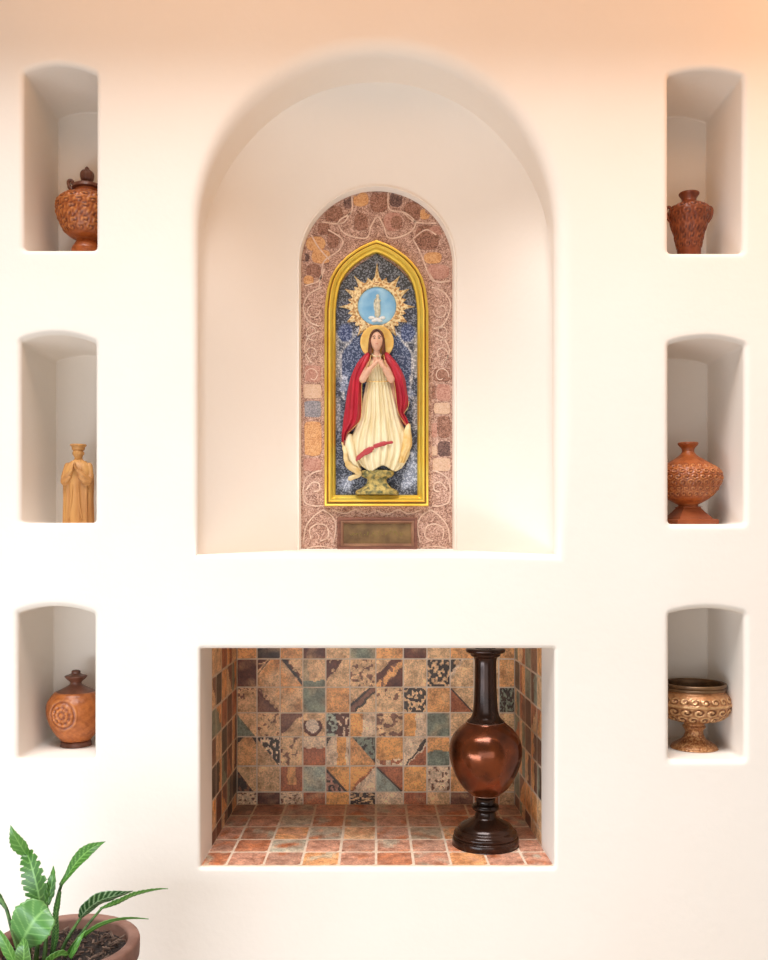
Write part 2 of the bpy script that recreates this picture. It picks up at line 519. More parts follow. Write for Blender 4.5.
# cell codes, top row first
CODE = ['o d o b t g o b t o o o',
        'b A A G B m C t s D t o',
        'T A A g o E T s o F t S',
        'H M / U K L M L g t t t',
        'I J m V N P Q R X t t t',
        'Z t W l Y c e O k o t t',
        'k b k r O s y r t n r t'][::-1]
CODE = [r.split() for r in CODE]
def P(k): return PAL[k]
def paint_back(i, j, u, v):
    c = CODE[j][i]
    n = wob(u, v, i, j)*.09; sp = spk(u, v, i, j)
    uu = u+n; vv = v-n
    def speck(base, dark, th): return P(dark) if sp > th else P(base)
    if c == 'A':      # octagon over four tiles
        U = (i-1)+u+n*.4; Y = (j-4)+v+n*.4            # 0..2
        if U+(2-Y) < .62:
            s_ = U+(2-Y); return P('b') if (s_ < .42 and sp > -.15) or .5 < s_ < .56 else P('t')
        s_ = (2-U)+(2-Y)
        if s_ < .98: return P('d') if .80 < s_ else (P('t') if s_ < .66 or sp > .1 else P('b'))
        s_ = U+Y
        if s_ < 1.12: return P('n') if s_ < .86 else (P('b') if s_ < .93 else (P('t') if sp > 0 else P('n')))
        return lerp3(P('o'), P('t'), max(0, min(1, .5+wob(u, v, i, j, 1.5)*1.6)))
    if c == 'B': return P('b') if uu+(1-vv) < .78 and sp < .35 else P('t')
    if c == 'C':
        s_ = uu-vv
        if s_ < -.42: return P('t')
        if s_ < -.12: return P('b')
        if s_ < .3: return P('o') if sp > -.2 else P('n')
        return P('b')
    if c == 'D':
        s_ = uu+(1-vv)
        return (P('d') if sp > -.2 else P('t')) if s_ < .55 else (P('y') if s_ < .66 else P('t'))
    if c == 'E':
        s_ = uu-vv
        return P('d') if abs(s_+.02) > .12 and abs(s_+.02) < .24 else (P('n') if abs(s_+.02) <= .12 else P('t'))
    if c == 'F': return P('r') if uu+vv < .95 else (P('d') if uu+vv < 1.02 else P('t'))
    if c == 'G': return lerp3(P('t'), P('g'), 1 if vv < .25 else (.5 if uu < .25 else 0))
    if c == 'H': return P('g') if uu+vv < .95 else P('t')
    if c == 'M': return speck('t', 'n', .28) if c == 'M' and i != 6 else speck('t', 'n', .05)
    if c == 'm': return speck('t', 'n', .22)
    if c == 'k': return speck('y', 'n', .25)
    if c == 's': return speck('t', 'd', -.08)
    if c == 'S': return speck('g', 'd', -.05)
    if c == 'T': return speck('t', 'n', .25) if vv > .55 else P('t')
    if c == '/': return P('n') if vv > uu*.95 else P('t')
    if c == 'U':
        r = math.hypot(uu-.42, vv-.45); return P('w') if r < .28 else (P('b') if r < .43 and vv < .7 else P('t'))
    if c == 'K': return (P('l') if sp < .05 else P('d')) if uu < .45 else (P('b') if sp > -.15 else P('y'))
    if c == 'L': return P('O') if uu < .5 else P('y')
    if c == 'I': return (P('d') if uu+(1-vv) < .3 or (1-vv)+(1-uu) < .25 else lerp3(P('o'), P('t'), .3+.5*(abs(uu-.5))))
    if c == 'J': return (P('d') if sp > -.1 else P('y')) if uu+vv > .95 else P('t')
    if c == 'V': return P('r') if vv < .62 else P('y')
    if c == 'N': return P('d') if uu+(1-vv) < .26 else (P('O') if .45 < uu < .85 else P('y'))
    if c == 'P': return (P('g') if sp < .12 else P('d')) if uu+vv > 1.08 else P('o')
    if c == 'Q': return speck('y', 'r', .1) if vv < .22 else P('O')
    if c == 'R':
        s_ = uu+(1-vv)
        return P('r') if s_ > 1.25 else (P('y') if s_ > 1.17 else (P('d') if s_ > 1.05 else P('y')))
    if c == 'X': return P('g') if vv < .5 else P('o')
    if c == 'Z': return (P('d') if sp > -.1 else P('n')) if uu+vv < .85 else P('t')
    if c == 'W': return P('o') if abs(uu-.5) < .22 and vv > .3 else P('r')
    if c == 'Y': return (P('d') if .78 < uu+vv or sp > .1 else P('p')) if uu+vv < .92 else P('O')
    if c == 'c': return P('r') if abs(uu-vv-.02) < .05 else (P('O') if uu < vv else P('y'))
    if c == 'e': return P('r') if uu+vv > 1.0 else (P('d') if uu+vv > .93 else P('l'))
    b_ = P(c)
    return lerp3(b_, P('t'), max(0, wob(u, v, i, j, 2)*.6))
lining = thing('tile_lining', W(VX, 868, 0)+Vector((0, .4, 0)), 'earth-toned slate tile lining of the lower rectangular recess', 'tiles')
tile_sheet('back_tiles', bu, bv, lambda u, v, h: Vector((u, dB+.006-h, v)), paint_back, lining, sub=22)
# floor of the recess
fx = [XL-2+1, 225, 262.5, 300.5, 338.5, 376, 414, 452, 490, 528, XR+1]
fxw = [wx(x) for x in fx]
fy = [.014, .137, .262, .400, .535, .676]
FC = ['rpqoprpopp', 'qrlpqpqpqp', 'pnoltqgoqn', 'qplrgpqrpq', 'dnqpqppqqq']
def paint_floor(i, j, u, v):
    c = PAL[FC[j][i]]
    n = wob(u, v, i, j, 2.2)
    a = lerp3(c, PAL['p'], .35)
    if n > .12: a = lerp3(a, PAL['l' if (i+j) % 3 == 0 else 'p'], min(.6, (n-.12)*1.6))
    if n < -.15: a = lerp3(a, PAL['r'], min(1, (-.15-n)*2))
    return tuple(x*1.1 for x in a)
zf = wz(YB)
tile_sheet('floor_tiles', fxw, fy, lambda u, v, h: Vector((splay(u, v), v, zf-.003+h)), paint_floor, lining, h=.0065, g=.0032, sub=10)
# side linings
sd = [.190, .262, .365, .470, .572, .671]
SIDEP = 'tobrtogbtnrtgotnbtdo'
def mk_side(seed):
    r = random.Random(seed); tab = {}
    def f(i, j, u, v):
        if (i, j) not in tab:
            tab[(i, j)] = (r.choice(SIDEP), r.choice(SIDEP), r.random())
        a, b, s = tab[(i, j)]
        n = wob(u, v, i+seed, j)*.25
        if s < .35: return PAL[a] if u+n < .5 else PAL[b]
        if s < .5: return PAL[a] if u+v+n < 1 else PAL[b]
        return PAL[a]
    return f
sv = bv[:]
sv[0] = zf+.002
xl = wx(XL)-.006; xr = wx(XR)+.006
ls = tile_sheet('side_tiles', sd, sv, lambda u, v, h: Vector((splay(wx(XL), u)-.006+h, u, v)), mk_side(3), lining, sub=10)
rs = tile_sheet('side_tiles', sd, sv, lambda u, v, h: Vector((splay(wx(XR), u)+.006-h, u, v)), mk_side(11), lining, sub=10)

# ------------------------------------------------------------------ mosaic panel behind the framed relief
dM = .385
kM = (D0+dM)/D0
def grain_mat(name, c1, c2, c3, scale=330):
    m, nt, b = nodes(name); L = nt.links.new
    tc = nt.nodes.new('ShaderNodeTexCoord')
    v = nt.nodes.new('ShaderNodeTexVoronoi'); v.inputs['Scale'].default_value = scale
    L(tc.outputs['Object'], v.inputs['Vector'])
    r = nt.nodes.new('ShaderNodeValToRGB'); e = r.color_ramp.elements
    e[0].position = .2; e[0].color = (*c1, 1); e[1].position = .8; e[1].color = (*c3, 1); x = e.new(.5); x.color = (*c2, 1)
    sep = nt.nodes.new('ShaderNodeSeparateColor'); L(v.outputs['Color'], sep.inputs[0])
    n = nt.nodes.new('ShaderNodeTexNoise'); n.inputs['Scale'].default_value = 45; n.inputs['Detail'].default_value = 5
    L(tc.outputs['Object'], n.inputs['Vector'])
    ad = nt.nodes.new('ShaderNodeMath'); ad.operation = 'MULTIPLY_ADD'; ad.inputs[1].default_value = .55
    L(sep.outputs[0], ad.inputs[0])
    m2 = nt.nodes.new('ShaderNodeMath'); m2.operation = 'MULTIPLY'; m2.inputs[1].default_value = .5
    L(n.outputs['Fac'], m2.inputs[0]); L(m2.outputs[0], ad.inputs[2])
    L(ad.outputs[0], r.inputs[0]); L(r.outputs[0], b.inputs['Base Color'])
    b.inputs['Roughness'].default_value = .7
    bp = nt.nodes.new('ShaderNodeBump'); bp.inputs['Strength'].default_value = .5; bp.inputs['Distance'].default_value = .002
    bp.invert = True
    L(v.outputs['Distance'], bp.inputs['Height']); L(bp.outputs[0], b.inputs['Normal'])
    return m
MG = dict(base=grain_mat('pebble_mosaic', (.15,.06,.038), (.43,.24,.17), (.70,.47,.37)),
          o=grain_mat('ochre_mosaic', (.46,.18,.07), (.66,.33,.13), (.74,.44,.22)),
          b=grain_mat('brown_mosaic', (.10,.04,.026), (.29,.13,.08), (.44,.23,.16)),
          d=grain_mat('umber_mosaic', (.05,.028,.025), (.14,.07,.055), (.27,.15,.12)),
          p=grain_mat('rose_mosaic', (.36,.14,.095), (.50,.25,.18), (.6,.34,.26)),
          y=grain_mat('peach_mosaic', (.55,.34,.22), (.66,.43,.29), (.7,.5,.36)),
          g=grain_mat('grey_mosaic', (.14,.13,.14), (.27,.25,.27), (.4,.36,.36)),
          line=mat('pale_inlay', (.80,.60,.47), rough=.7, col2=(.60,.40,.30), cscale=90))
mk = ['base', 'o', 'b', 'd', 'p', 'y', 'g', 'line']
panel_o = [(wx(VX+(x-VX)*kM), wz(VY+(y-VY)*kM)) for x, y in arch_pts(300.5, 453, 549.5, 189, 264)]
V = []; F = []; MI = []
def prism(poly2, y0, y1, mi, dome=0):
    n = len(poly2); b = len(V)
    for x, z in poly2: V.append((x, y0, z))
    ins = offset_poly(poly2, .0012) if dome else poly2
    for x, z in ins: V.append((x, y1, z))
    for i in range(n):
        F.append((b+i, b+(i+1) % n, b+n+(i+1) % n, b+n+i)); MI.append(mi)
    F.append(tuple(range(b+n, b+2*n))); MI.append(mi)
prism(panel_o, dM+.008, dM, 0)
def inside_arch(x, y, m=1.5):
    if y > 264: return 300.5+m < x < 453-m and y < 549.5-m
    return ((x-376.75)/(76.25-m))**2+((y-264)/(75-m))**2 < 1
def inside_frame(x, y):
    if y > 300: return 322 < x < 431 and y < 509
    return abs(x-376.5) < 54*math.sqrt(max(0, min(1, (y-236)/66.0)))**1.25
def Q(x, y): return (wx(VX+(x-VX)*kM), wz(VY+(y-VY)*kM))
def patch(x0, y0, x1, y1, mi, rnd=.35, n=16, dz=.0016):
    cx, cy, rx, ry = (x0+x1)/2, (y0+y1)/2, (x1-x0)/2, (y1-y0)/2
    pts = []
    for i in range(n):
        a = -2*PI*i/n
        c, s = math.cos(a), math.sin(a)
        e = .35+rnd
        x = cx+rx*math.copysign(abs(c)**e, c)*random.uniform(.93, 1.03); y = cy+ry*math.copysign(abs(s)**e, s)*random.uniform(.93, 1.03)
        # keep within the arch
        for _ in range(14):
            if inside_arch(x, y): break
            x += (376.5-x)*.04; y += (300-y)*.03 if y < 300 else (540-y)*.02
        pts.append(Q(x, y))
    prism(pts, dM, dM-dz-len(V)*1e-7, mk.index(mi), dome=1)
z1 = lambda a: (280+a/3.84)
def pz(x0, y0, x1, y1, mi, oy=170, **k): patch(280+x0/3.84, oy+y0/3.84, 280+x1/3.84, oy+y1/3.84, mi, **k)
for a in [(280,84,340,140,'o'), (345,80,415,165,'b'), (421,85,470,143,'d'), (475,122,542,195,'b'), (536,150,576,190,'o'),
          (168,135,242,200,'b'), (244,100,277,150,'d'), (283,165,338,235,'b'), (398,163,470,235,'p'), (515,212,612,308,'b'),
          (552,315,622,360,'o'), (562,362,652,420,'p'), (100,255,175,312,'o'), (120,305,195,360,'o'), (180,235,225,300,'b'),
          (143,200,192,250,'b'), (84,320,112,352,'d'), (100,360,157,415,'b'), (90,405,130,440,'o'), (570,215,630,250,'p'),
          (425,175,470,230,'b')]:
    pz(*a)
for a in [(95,20,158,85,'p',.0), (90,92,160,150,'y',.0), (93,157,158,220,'g',-.1), (92,232,160,368,'o',.0), (88,376,158,428,'p',0),
          (590,30,655,84,'b',.1), (600,92,655,158,'p',.1), (582,96,598,150,'b',0), (590,163,655,208,'y',.1), (605,212,655,300,'b',.1),
          (582,240,604,298,'p',0), (606,312,655,370,'d',0), (582,330,604,368,'y',0), (585,376,655,428,'y',0)]:
    x0, y0, x1, y1, mi, r_ = a
    patch(280+x0/3.84, 360+y0/3.84, 280+x1/3.84, 360+y1/3.84, mi, rnd=r_)
# pale scroll lines
def scroll(pts, wpx=1.35, oy=170, dz=.0022, raw=False):
    pp = [(p if raw else (280+p[0]/3.84, oy+p[1]/3.84)) for p in pts]
    pp = catmull(pp, 5)
    n = len(pp)
    run = []
    def flush(run):
        if len(run) < 3: return
        L_ = []; R_ = []
        for i, (x, y) in enumerate(run):
            x2, y2 = run[min(i+1, len(run)-1)]; x0, y0 = run[max(i-1, 0)]
            dx, dy = x2-x0, y2-y0; l = math.hypot(dx, dy) or 1
            nx, ny = -dy/l*wpx/2, dx/l*wpx/2
            L_.append(Q(x+nx, y+ny)); R_.append(Q(x-nx, y-ny))
        b = len(V); m = len(run)
        for a in L_: V.append((a[0], dM, a[1]))
        for a in R_: V.append((a[0], dM, a[1]))
        for a in L_: V.append((a[0], dM-dz, a[1]))
        for a in R_: V.append((a[0], dM-dz, a[1]))
        for i in range(m-1):
            F.append((b+2*m+i, b+2*m+i+1, b+3*m+i+1, b+3*m+i)); MI.append(7)
            F.append((b+i, b+i+1, b+2*m+i+1, b+2*m+i)); MI.append(7)
            F.append((b+m+i, b+m+i+1, b+3*m+i+1, b+3*m+i)); MI.append(7)
    for p in pp:
        if inside_arch(*p, m=1): run.append(p)
        else: flush(run); run = []
    flush(run)
for s_ in [[(275,90),(277,150),(265,170),(225,200),(250,245),(330,262),(350,215),(375,180),(398,215),(420,262),(490,245),(520,205),(480,165),(420,150),(416,85)],
           [(160,200),(240,205),(270,160)], [(600,205),(520,200),(475,165)], [(185,230),(240,268),(225,310),(170,350),(160,400),(150,450)],
           [(510,265),(560,230),(600,250)], [(510,265),(540,320),(570,400),(590,430)], [(95,445),(150,425),(170,380)], [(655,425),(600,430),(575,400)],
           [(160,450),(110,480),(90,530),(110,580),(150,600)], [(582,450),(630,470),(655,520),(630,590),(590,610)],
           [(150,620),(110,640),(95,690),(120,740)], [(590,630),(630,650),(650,700),(620,750)],
           [(120,250),(150,300),(190,345)]]:
    scroll(s_)
for sgn in (1, -1):
    for s_ in [[(88,500),(100,455),(135,430),(160,425)], [(88,500),(95,545),(130,560),(160,560)], [(100,500),(125,470),(150,475),(150,500),(130,505)],
               [(90,700),(100,640),(130,600),(165,575)], [(120,690),(115,650),(145,630),(180,640),(185,680),(155,695)], [(165,575),(200,600),(215,640),(205,700)],
               [(95,725),(150,715),(212,725)], [(200,575),(250,590),(290,575),(330,592),(370,578)]]:
        pts = s_ if sgn > 0 else [(743-x, y) for x, y in s_]
        scroll(pts, oy=360)
for k in range(7):      # small curls along the sides
    y = 310+k*22
    for sgn, cx in ((1, 312.5), (-1, 441)):
        pts = [(cx+sgn*(8-1.1*t)*math.cos(t*1.1+k), y+(9-1.2*t)*math.sin(t*1.1+k)) for t in [i*.5 for i in range(11)]]
        if k < 4: scroll(pts, .9, raw=True)
mp = obj('mosaic_panel', V, F, None, smooth=False, mats=[MG[k] for k in mk], midx=MI)
fix_normals(mp)
tag(mp, 'round-topped pinkish-brown pebble mosaic panel at the back of the tall arched niche', 'mosaic')

# ------------------------------------------------------------------ framed relief
dI = .355
kI = S*(D0+dI)/D0
def I(x, y, d=dI):       # photo px on the relief plane; keeps px scale of plane dI for every depth
    return Vector(((x-VX)*kI, d, EYE+(VY-y)*kI))
M_gold = mat('gilt', (1.0, .76, .14), rough=.3, metal=.7, col2=(.95, .62, .08), cscale=12)
M_golddark = mat('dark_gilt_line', (.30, .13, .03), rough=.5, metal=.4)  # darker gilt for the groove between the mouldings
M_goldpale = mat('pale_gilt', (.85, .62, .25), rough=.45, metal=.4, col2=(.6, .38, .12), cscale=60, bump=.3, bscale=120)
icon = thing('framed_relief', I(376.5, 506, dM), 'gilt pointed-arch frame holding a painted relief of a haloed woman in a red cloak', 'framed relief')
half = [(52.3, 506), (52.3, 470), (52.3, 400), (52.3, 340), (52.2, 310), (51.3, 300), (49.6, 288), (46.4, 277), (41.5, 268), (36, 261), (30, 255.2), (23, 250), (16, 245.6), (8, 241.8), (0, 239)]
R_ = [(376.5+a, y) for a, y in half]; L_ = [(376.5-a, y) for a, y in half[:-1]][::-1]
fp = [((x-VX)*kI, EYE+(VY-y)*kI) for x, y in R_+L_]       # CCW
def sweep(profile, material, name, parent, closed=True):
    V = []; F = []; n = len(fp)
    for d, h in profile:
        ring = offset_poly(fp, d*kI) if d else fp
        V += [(p[0], dM-h, p[1]) for p in ring]
    m = len(profile)
    for j in range(m-1):
        for i in range(n):
            F.append((j*n+i, j*n+(i+1) % n, (j+1)*n+(i+1) % n, (j+1)*n+i))
    o = obj(name, V, F, material, parent, angle=math.radians(35))
    return o
prof = [(0, 0), (0, .020), (.6, .0235), (1.8, .0245), (2.6, .0235), (2.9, .018)]
sweep(prof, M_gold, 'outer_moulding', icon)
sweep([(2.7, .014), (2.9, .0165), (4.0, .0165), (4.2, .014)], M_golddark, 'groove', icon)
sweep([(3.9, .010), (4.0, .027), (4.6, .032), (5.8, .0345), (7.2, .0335), (8.2, .029), (8.6, .024), (9.4, .0235), (10.1, .021), (10.8, .019), (11.2, .0155), (11.3, .003)], M_gold, 'inner_moulding', icon)
# backing
bk_o = offset_poly(fp, 10.6*kI)
M_blue = None
def backing_mat():
    m, nt, b = nodes('blue_grey_mosaic'); L = nt.links.new
    tc = nt.nodes.new('ShaderNodeTexCoord')
    v = nt.nodes.new('ShaderNodeTexVoronoi'); v.inputs['Scale'].default_value = 260
    L(tc.outputs['Object'], v.inputs['Vector'])
    sep = nt.nodes.new('ShaderNodeSeparateColor'); L(v.outputs['Color'], sep.inputs[0])
    a = nt.nodes.new('ShaderNodeAttribute'); a.attribute_name = 'Col'
    r = nt.nodes.new('ShaderNodeMapRange'); r.inputs[1].default_value = .60; r.inputs[2].default_value = .72
    L(sep.outputs[0], r.inputs[0])
    mx = nt.nodes.new('ShaderNodeMix'); mx.data_type = 'RGBA'
    mm = nt.nodes.new('ShaderNodeVectorMath'); mm.operation = 'MULTIPLY_ADD'
    mm.inputs[1].default_value = (1.8, 1.7, 1.5); mm.inputs[2].default_value = (.15, .16, .19)
    L(a.outputs['Color'], mm.inputs[0])
    L(r.outputs[0], mx.inputs[0]); L(a.outputs['Color'], mx.inputs[6]); L(mm.outputs[0], mx.inputs[7])
    L(mx.outputs[2], b.inputs['Base Color']); b.inputs['Roughness'].default_value = .6
    return m
V = []; F = []; C = []
nx, ny = 56, 150
def half_in(y):      # inner half width in px at row y
    tab = [(239+12.5, 0), (257, 8), (262, 16), (268, 23.5), (275, 30), (284, 36), (294, 39.6), (305, 41), (506, 41.2)]
    return interp(tab, y)
idx = {}
for j in range(ny+1):
    y = 251.5+(495.5-251.5)*(j/ny)
    hw = half_in(y)+.6
    for i in range(nx+1):
        x = 376.5-hw+2*hw*i/nx
        V.append(I(x, y, dM-.003))
        # mosaic design: dark sky at the top, dotted blue mandorla drapes, clouds at the foot
        c = (.03, .036, .055)
        ax = abs(x-376.5)
        if y < 300: c = (.035, .038, .042)
        e1 = 35-max(0, 352-y)*.75-max(0, y-366)*.10
        if 326 < y < 398:
            if ax < e1: c = (.03, .05, .11)
            elif ax < e1+2.4: c = (.30, .30, .31)
        o1 = ((ax-31.5)/7.5)**2+((y-331)/9.5)**2
        if o1 < 1: c = (.03, .05, .13)
        elif o1 < 1.5 and y > 330: c = (.26, .27, .29)
        if ax > 38.5 and 335 < y < 376: c = (.22, .215, .21)
        if y >= 395 and ax > 36.5 and y < 430: c = (.16, .16, .17)
        for (qx, qy, qr) in ((347, 484, 7), (350, 480, 5), (410, 478, 9), (413, 466, 7), (405, 484, 5), (410, 392, 5), (343, 386, 5), (413, 455, 5), (345,378,4)):
            q = math.hypot(x-qx, (y-qy)*.8)+3*mn.noise(Vector((x*.3, y*.3, 0)))
            if q < qr: c = lerp3((.22, .25, .33), c, max(0, q/qr-.55)/.45)
        C.append(c)
for j in range(ny):
    for i in range(nx):
        a = j*(nx+1)+i; F.append((a, a+1, a+nx+2, a+nx+1))
bo = obj('backing', V, F, backing_mat(), icon, cols=C); fix_normals(bo)
so = bo.modifiers.new('solid', 'SOLIDIFY'); so.thickness = .004; so.offset = 0

# sunburst
M_cream = mat('cream_gilt', (.88, .70, .38), rough=.5, metal=.25, col2=(.50, .25, .08), cscale=120, lo=.46, hi=.58, bump=.5, bscale=150)
V = []; F = []
cx, cy = 377, 304.5
def addpoly3(pts, d0, d1):
    n = len(pts); b = len(V)
    for x, y in pts: V.append(I(x, y, d0))
    for x, y in pts: V.append(I(x, y, d1))
    for i in range(n): F.append((b+i, b+(i+1) % n, b+n+(i+1) % n, b+n+i))
    F.append(tuple(range(b+n, b+2*n)))
ND = 64
b = len(V)       # ring with a domed section
rr = [(19.2, 0), (19.6, .006), (21, .008), (23, .0065), (24, .0045), (25.2, .006), (26.3, .004), (26.5, 0)]
for r_, h in rr:
    for i in range(ND):
        a = 2*PI*i/ND
        V.append(I(cx+r_*math.cos(a), cy+r_*math.sin(a), dM-.004-h))
for j in range(len(rr)-1):
    for i in range(ND):
        F.append((b+j*ND+i, b+j*ND+(i+1) % ND, b+(j+1)*ND+(i+1) % ND, b+(j+1)*ND+i))
for deg, ln, wd in [(0,43,8.5),(37,38,7),(-37,38,7),(62,36.5,7),(-62,36.5,7),(91,38,7),(-91,38,7),(118,34,7),(-118,34,7),(147,36,7),(-147,36,7),
                    (18,30,4.5),(-18,30,4.5),(50,30,4),(-50,30,4),(77,30,4),(-77,30,4),(104,30,4),(-104,30,4),(132,29,4),(-132,29,4)]:
    a = math.radians(deg); ux, uy = math.sin(a), -math.cos(a); px_, py_ = -uy, ux
    def rp(rad, off): return (cx+ux*rad+px_*off, cy+uy*rad+py_*off)
    big = wd > 6
    # curved flame outline, hollow in the middle
    side = [(24, wd*.62), (27.5, wd*.46), (31 if big else 28.5, wd*.24), (ln, .3)]
    left = [rp(r0, -o) for r0, o in side]; right = [rp(r0, o) for r0, o in side]
    cl = [catmull(left, 4), catmull(right, 4)]
    n = len(cl[0]); b = len(V)
    for q in cl[0]: V.append(I(q[0], q[1], dM-.004))
    for q in cl[0]: V.append(I(q[0], q[1], dM-.0075))
    for q0, q1 in zip(*cl): V.append(I((q0[0]+q1[0])/2, (q0[1]+q1[1])/2, dM-.0075-(.0045 if big else .003)))
    for q in cl[1]: V.append(I(q[0], q[1], dM-.0075))
    for q in cl[1]: V.append(I(q[0], q[1], dM-.004))
    for t_ in range(4):
        for i in range(n-1):
            F.append((b+t_*n+i, b+t_*n+i+1, b+(t_+1)*n+i+1, b+(t_+1)*n+i))
sb = obj('sunburst', V, F, M_cream, icon, smooth=False); fix_normals(sb)
gm = mat('red_gem', (.36, .10, .05), rough=.3)
V, F = ellipsoid_data(I(377, 280.5, dM-.006), .010, .004, .014, 16, 10, fn=lambda v: Vector((v.x*(1-.45*max(0, v.z)), v.y, v.z)))
obj('gem', V, F, gm, sb)

# medallion
M_sky = mat('sky_blue_enamel', (.12, .36, .62), rough=.35, col2=(.40, .66, .80), cscale=14, lo=.35, hi=.7)
V = []; F = []
rr = [(0, .010), (8, .0098), (14, .0088), (18.3, .0065), (19.4, .003)]
for r_, h in rr:
    for i in range(48):
        a = 2*PI*i/48; V.append(I(cx+max(r_, .01)*math.cos(a), cy+max(r_, .01)*math.sin(a), dM-.002-h))
for j in range(len(rr)-1):
    for i in range(48): F.append((j*48+i, j*48+(i+1) % 48, (j+1)*48+(i+1) % 48, (j+1)*48+i))
med = obj('medallion', V, F, M_sky, icon); fix_normals(med)
M_ivory = mat('ivory_paint', (.70, .66, .50), rough=.6, col2=(.40, .38, .28), cscale=90, lo=.45, hi=.65)
fd = dM-.013
md = join(ellipsoid_data(I(376.6, 304, fd+.003), 4.3*kI, .8*kI, 10.2*kI, 24, 18),
          tube_data([I(377.5, 313, fd-.001), I(377.9, 304, fd-.001), I(377.6, 298, fd-.001)], [3.0*kI, 2.4*kI, 1.7*kI], 12),
          tube_data([I(375.2, 299, fd-.002), I(377.4, 302, fd-.006), I(379.8, 299.5, fd-.002)], [1.0*kI, .9*kI, 1.0*kI], 8),
          ellipsoid_data(I(377.6, 295.2, fd-.002), 1.7*kI, 1.5*kI, 2.1*kI))
obj('medallion_figure', *md, M_ivory, med)
M_white = mat('white_paint', (.80, .80, .76), rough=.6)
cl = join(*[ellipsoid_data(I(x, y, fd+.002), r*kI, 1.6*kI, r*.55*kI) for x, y, r in ((371.5, 316.5, 3.2), (377, 318, 4), (382.5, 316.5, 3), (374, 319.5, 2.6), (380, 319.5, 2.6))])
obj('medallion_cloud', *cl, M_white, med)

# pedestal under the figure
M_olive = mat('old_gold', (.46, .34, .10), rough=.45, metal=.45, col2=(.12, .12, .05), cscale=70, lo=.42, hi=.62, bump=.6, bscale=110)
pr = [(21.5, 494.5), (21.5, 492), (19.5, 490), (14.5, 487.5), (11, 484), (9.5, 480.5), (10.5, 478.5), (14.5, 477), (16.5, 475), (17, 472.5), (15, 470.5), (1, 469.5)]
c0 = I(377, 494.5, .356)
ped = lathe('pedestal', [(a*kI, (494.5-y)*kI) for a, y in pr], c0, M_olive, icon, sy=.32, N=48, disp=lambda t, z, r: .0006*math.sin(14*t)*(1 if z < .05 else .3))

# ---- the figure: body (head, neck, arms, hands) with clothing as children
M_skin = mat('painted_skin', (.78, .47, .32), rough=.5, col2=(.70, .38, .25), cscale=40)
zc = .345       # depth of body axis
def face(v):
    x, y, z = v
    f = 1.0
    if y < 0:
        nose = math.exp(-((x/.16)**2+((z+.08)/.26)**2))*.20
        eye = -sum(math.exp(-(((x-s*.36)/.17)**2+((z-.12)/.10)**2)) for s in (1, -1))*.10
        brow = math.exp(-((z-.30)/.10)**2)*math.exp(-(x/.6)**2)*.05
        lips = math.exp(-((x/.25)**2+((z+.45)/.07)**2))*.08
        chin = math.exp(-((x/.25)**2+((z+.80)/.16)**2))*.10
        f = 1+nose+eye+brow+lips+chin
    return Vector((x*(1-.22*max(0, -z)), y*f, z))
hc = I(376.8, 342.2, zc-.004)
parts = [ellipsoid_data(hc, 6.9*kI, 7*kI, 10.0*kI, 40, 32, fn=face),
         tube_data([I(376.8, 362, zc+.006), I(376.8, 349, zc+.002)], [4.2*kI, 3.4*kI], 14),
         # trunk hidden by gown
         tube_data([I(377, 400, zc+.012), I(377, 372, zc+.012), I(377, 361, zc+.012)], [6*kI, 6*kI, 6*kI], 16, flat=.6)]
def hand(sg):
    # sg=-1 left of picture
    ds = []
    el = I(376.8+sg*14.2, 380, zc-.006); wr = I(376.8+sg*7.4+(1 if sg > 0 else 0), 371.5, zc-.026)
    sh = I(376.5+sg*10, 362, zc+.010)
    ds.append(tube_data([sh, el], [3.4*kI, 3.6*kI], 12)); ds.append(tube_data([el, wr], [3.9*kI, 2.9*kI], 12))
    base = wr; tip = I(378.4+sg*1.1, 356.2, zc-.031)
    dirv = (I(378.4+sg*1.6, 364.0, zc-.029)-base)
    kn = base+dirv
    ds.append(tube_data([base, base+dirv*.5, kn], [2.7*kI, 3.5*kI, 3.2*kI], 12, flat=.62, flatdir=(1, 0, 0)))
    for f, (oy, ln) in enumerate(((-.0066, .82), (-.0022, 1.0), (.0022, .93), (.0062, .72))):
        a = kn+Vector((0, oy, -.001)); e = a+(tip-kn)*ln
        m_ = (a+e)/2+Vector((sg*.0016, 0, 0))
        ds.append(tube_data([a-dirv*.2, a, m_, e], [.0029, .0027, .0024, .0018], 8))
    th0 = base+dirv*.45+Vector((0, -.005, 0))
    ds.append(tube_data([th0, th0+Vector((-sg*.002, -.006, .010)), th0+Vector((-sg*.0035, -.005, .019))], [.0027, .0024, .0018], 8))
    return ds
parts += hand(-1)+hand(1)
fig = obj('figure', *join(*parts), M_skin, icon)
rm = fig.modifiers.new('remesh', 'REMESH'); rm.mode = 'VOXEL'; rm.voxel_size = .0011; rm.use_smooth_shade = True
fig['label'] = 'haloed woman praying in a red cloak and cream gown'
M_hair = mat('brown_hair', (.17, .05, .02), rough=.5, col2=(.07, .02, .01), cscale=60)
hd = []
for sg in (-1, 1):
    for k in range(4):
        o_ = k*.9
        hd.append(tube_data([I(376.8+sg*.6, 331.8-o_*.2, zc-.016+.004*k), I(376.8+sg*(3.8+o_*.4), 333.4, zc-.018+.006*k), I(376.8+sg*(6.0+o_*.3), 339, zc-.014+.007*k),
                            I(376.8+sg*(6.5+o_*.3), 346, zc-.012+.006*k), I(376.8+sg*(6.0+o_*.6), 352, zc-.010+.005*k), I(376.8+sg*(5.6+o_*.8), 356-k, zc-.012+.005*k)],
                            [.6*kI, 1.1*kI, 1.2*kI, 1.3*kI, 1.3*kI, .6*kI], 10))
hd.append(ellipsoid_data(I(376.8, 338.5, zc+.008), 7.6*kI, 6.4*kI, 9.4*kI))
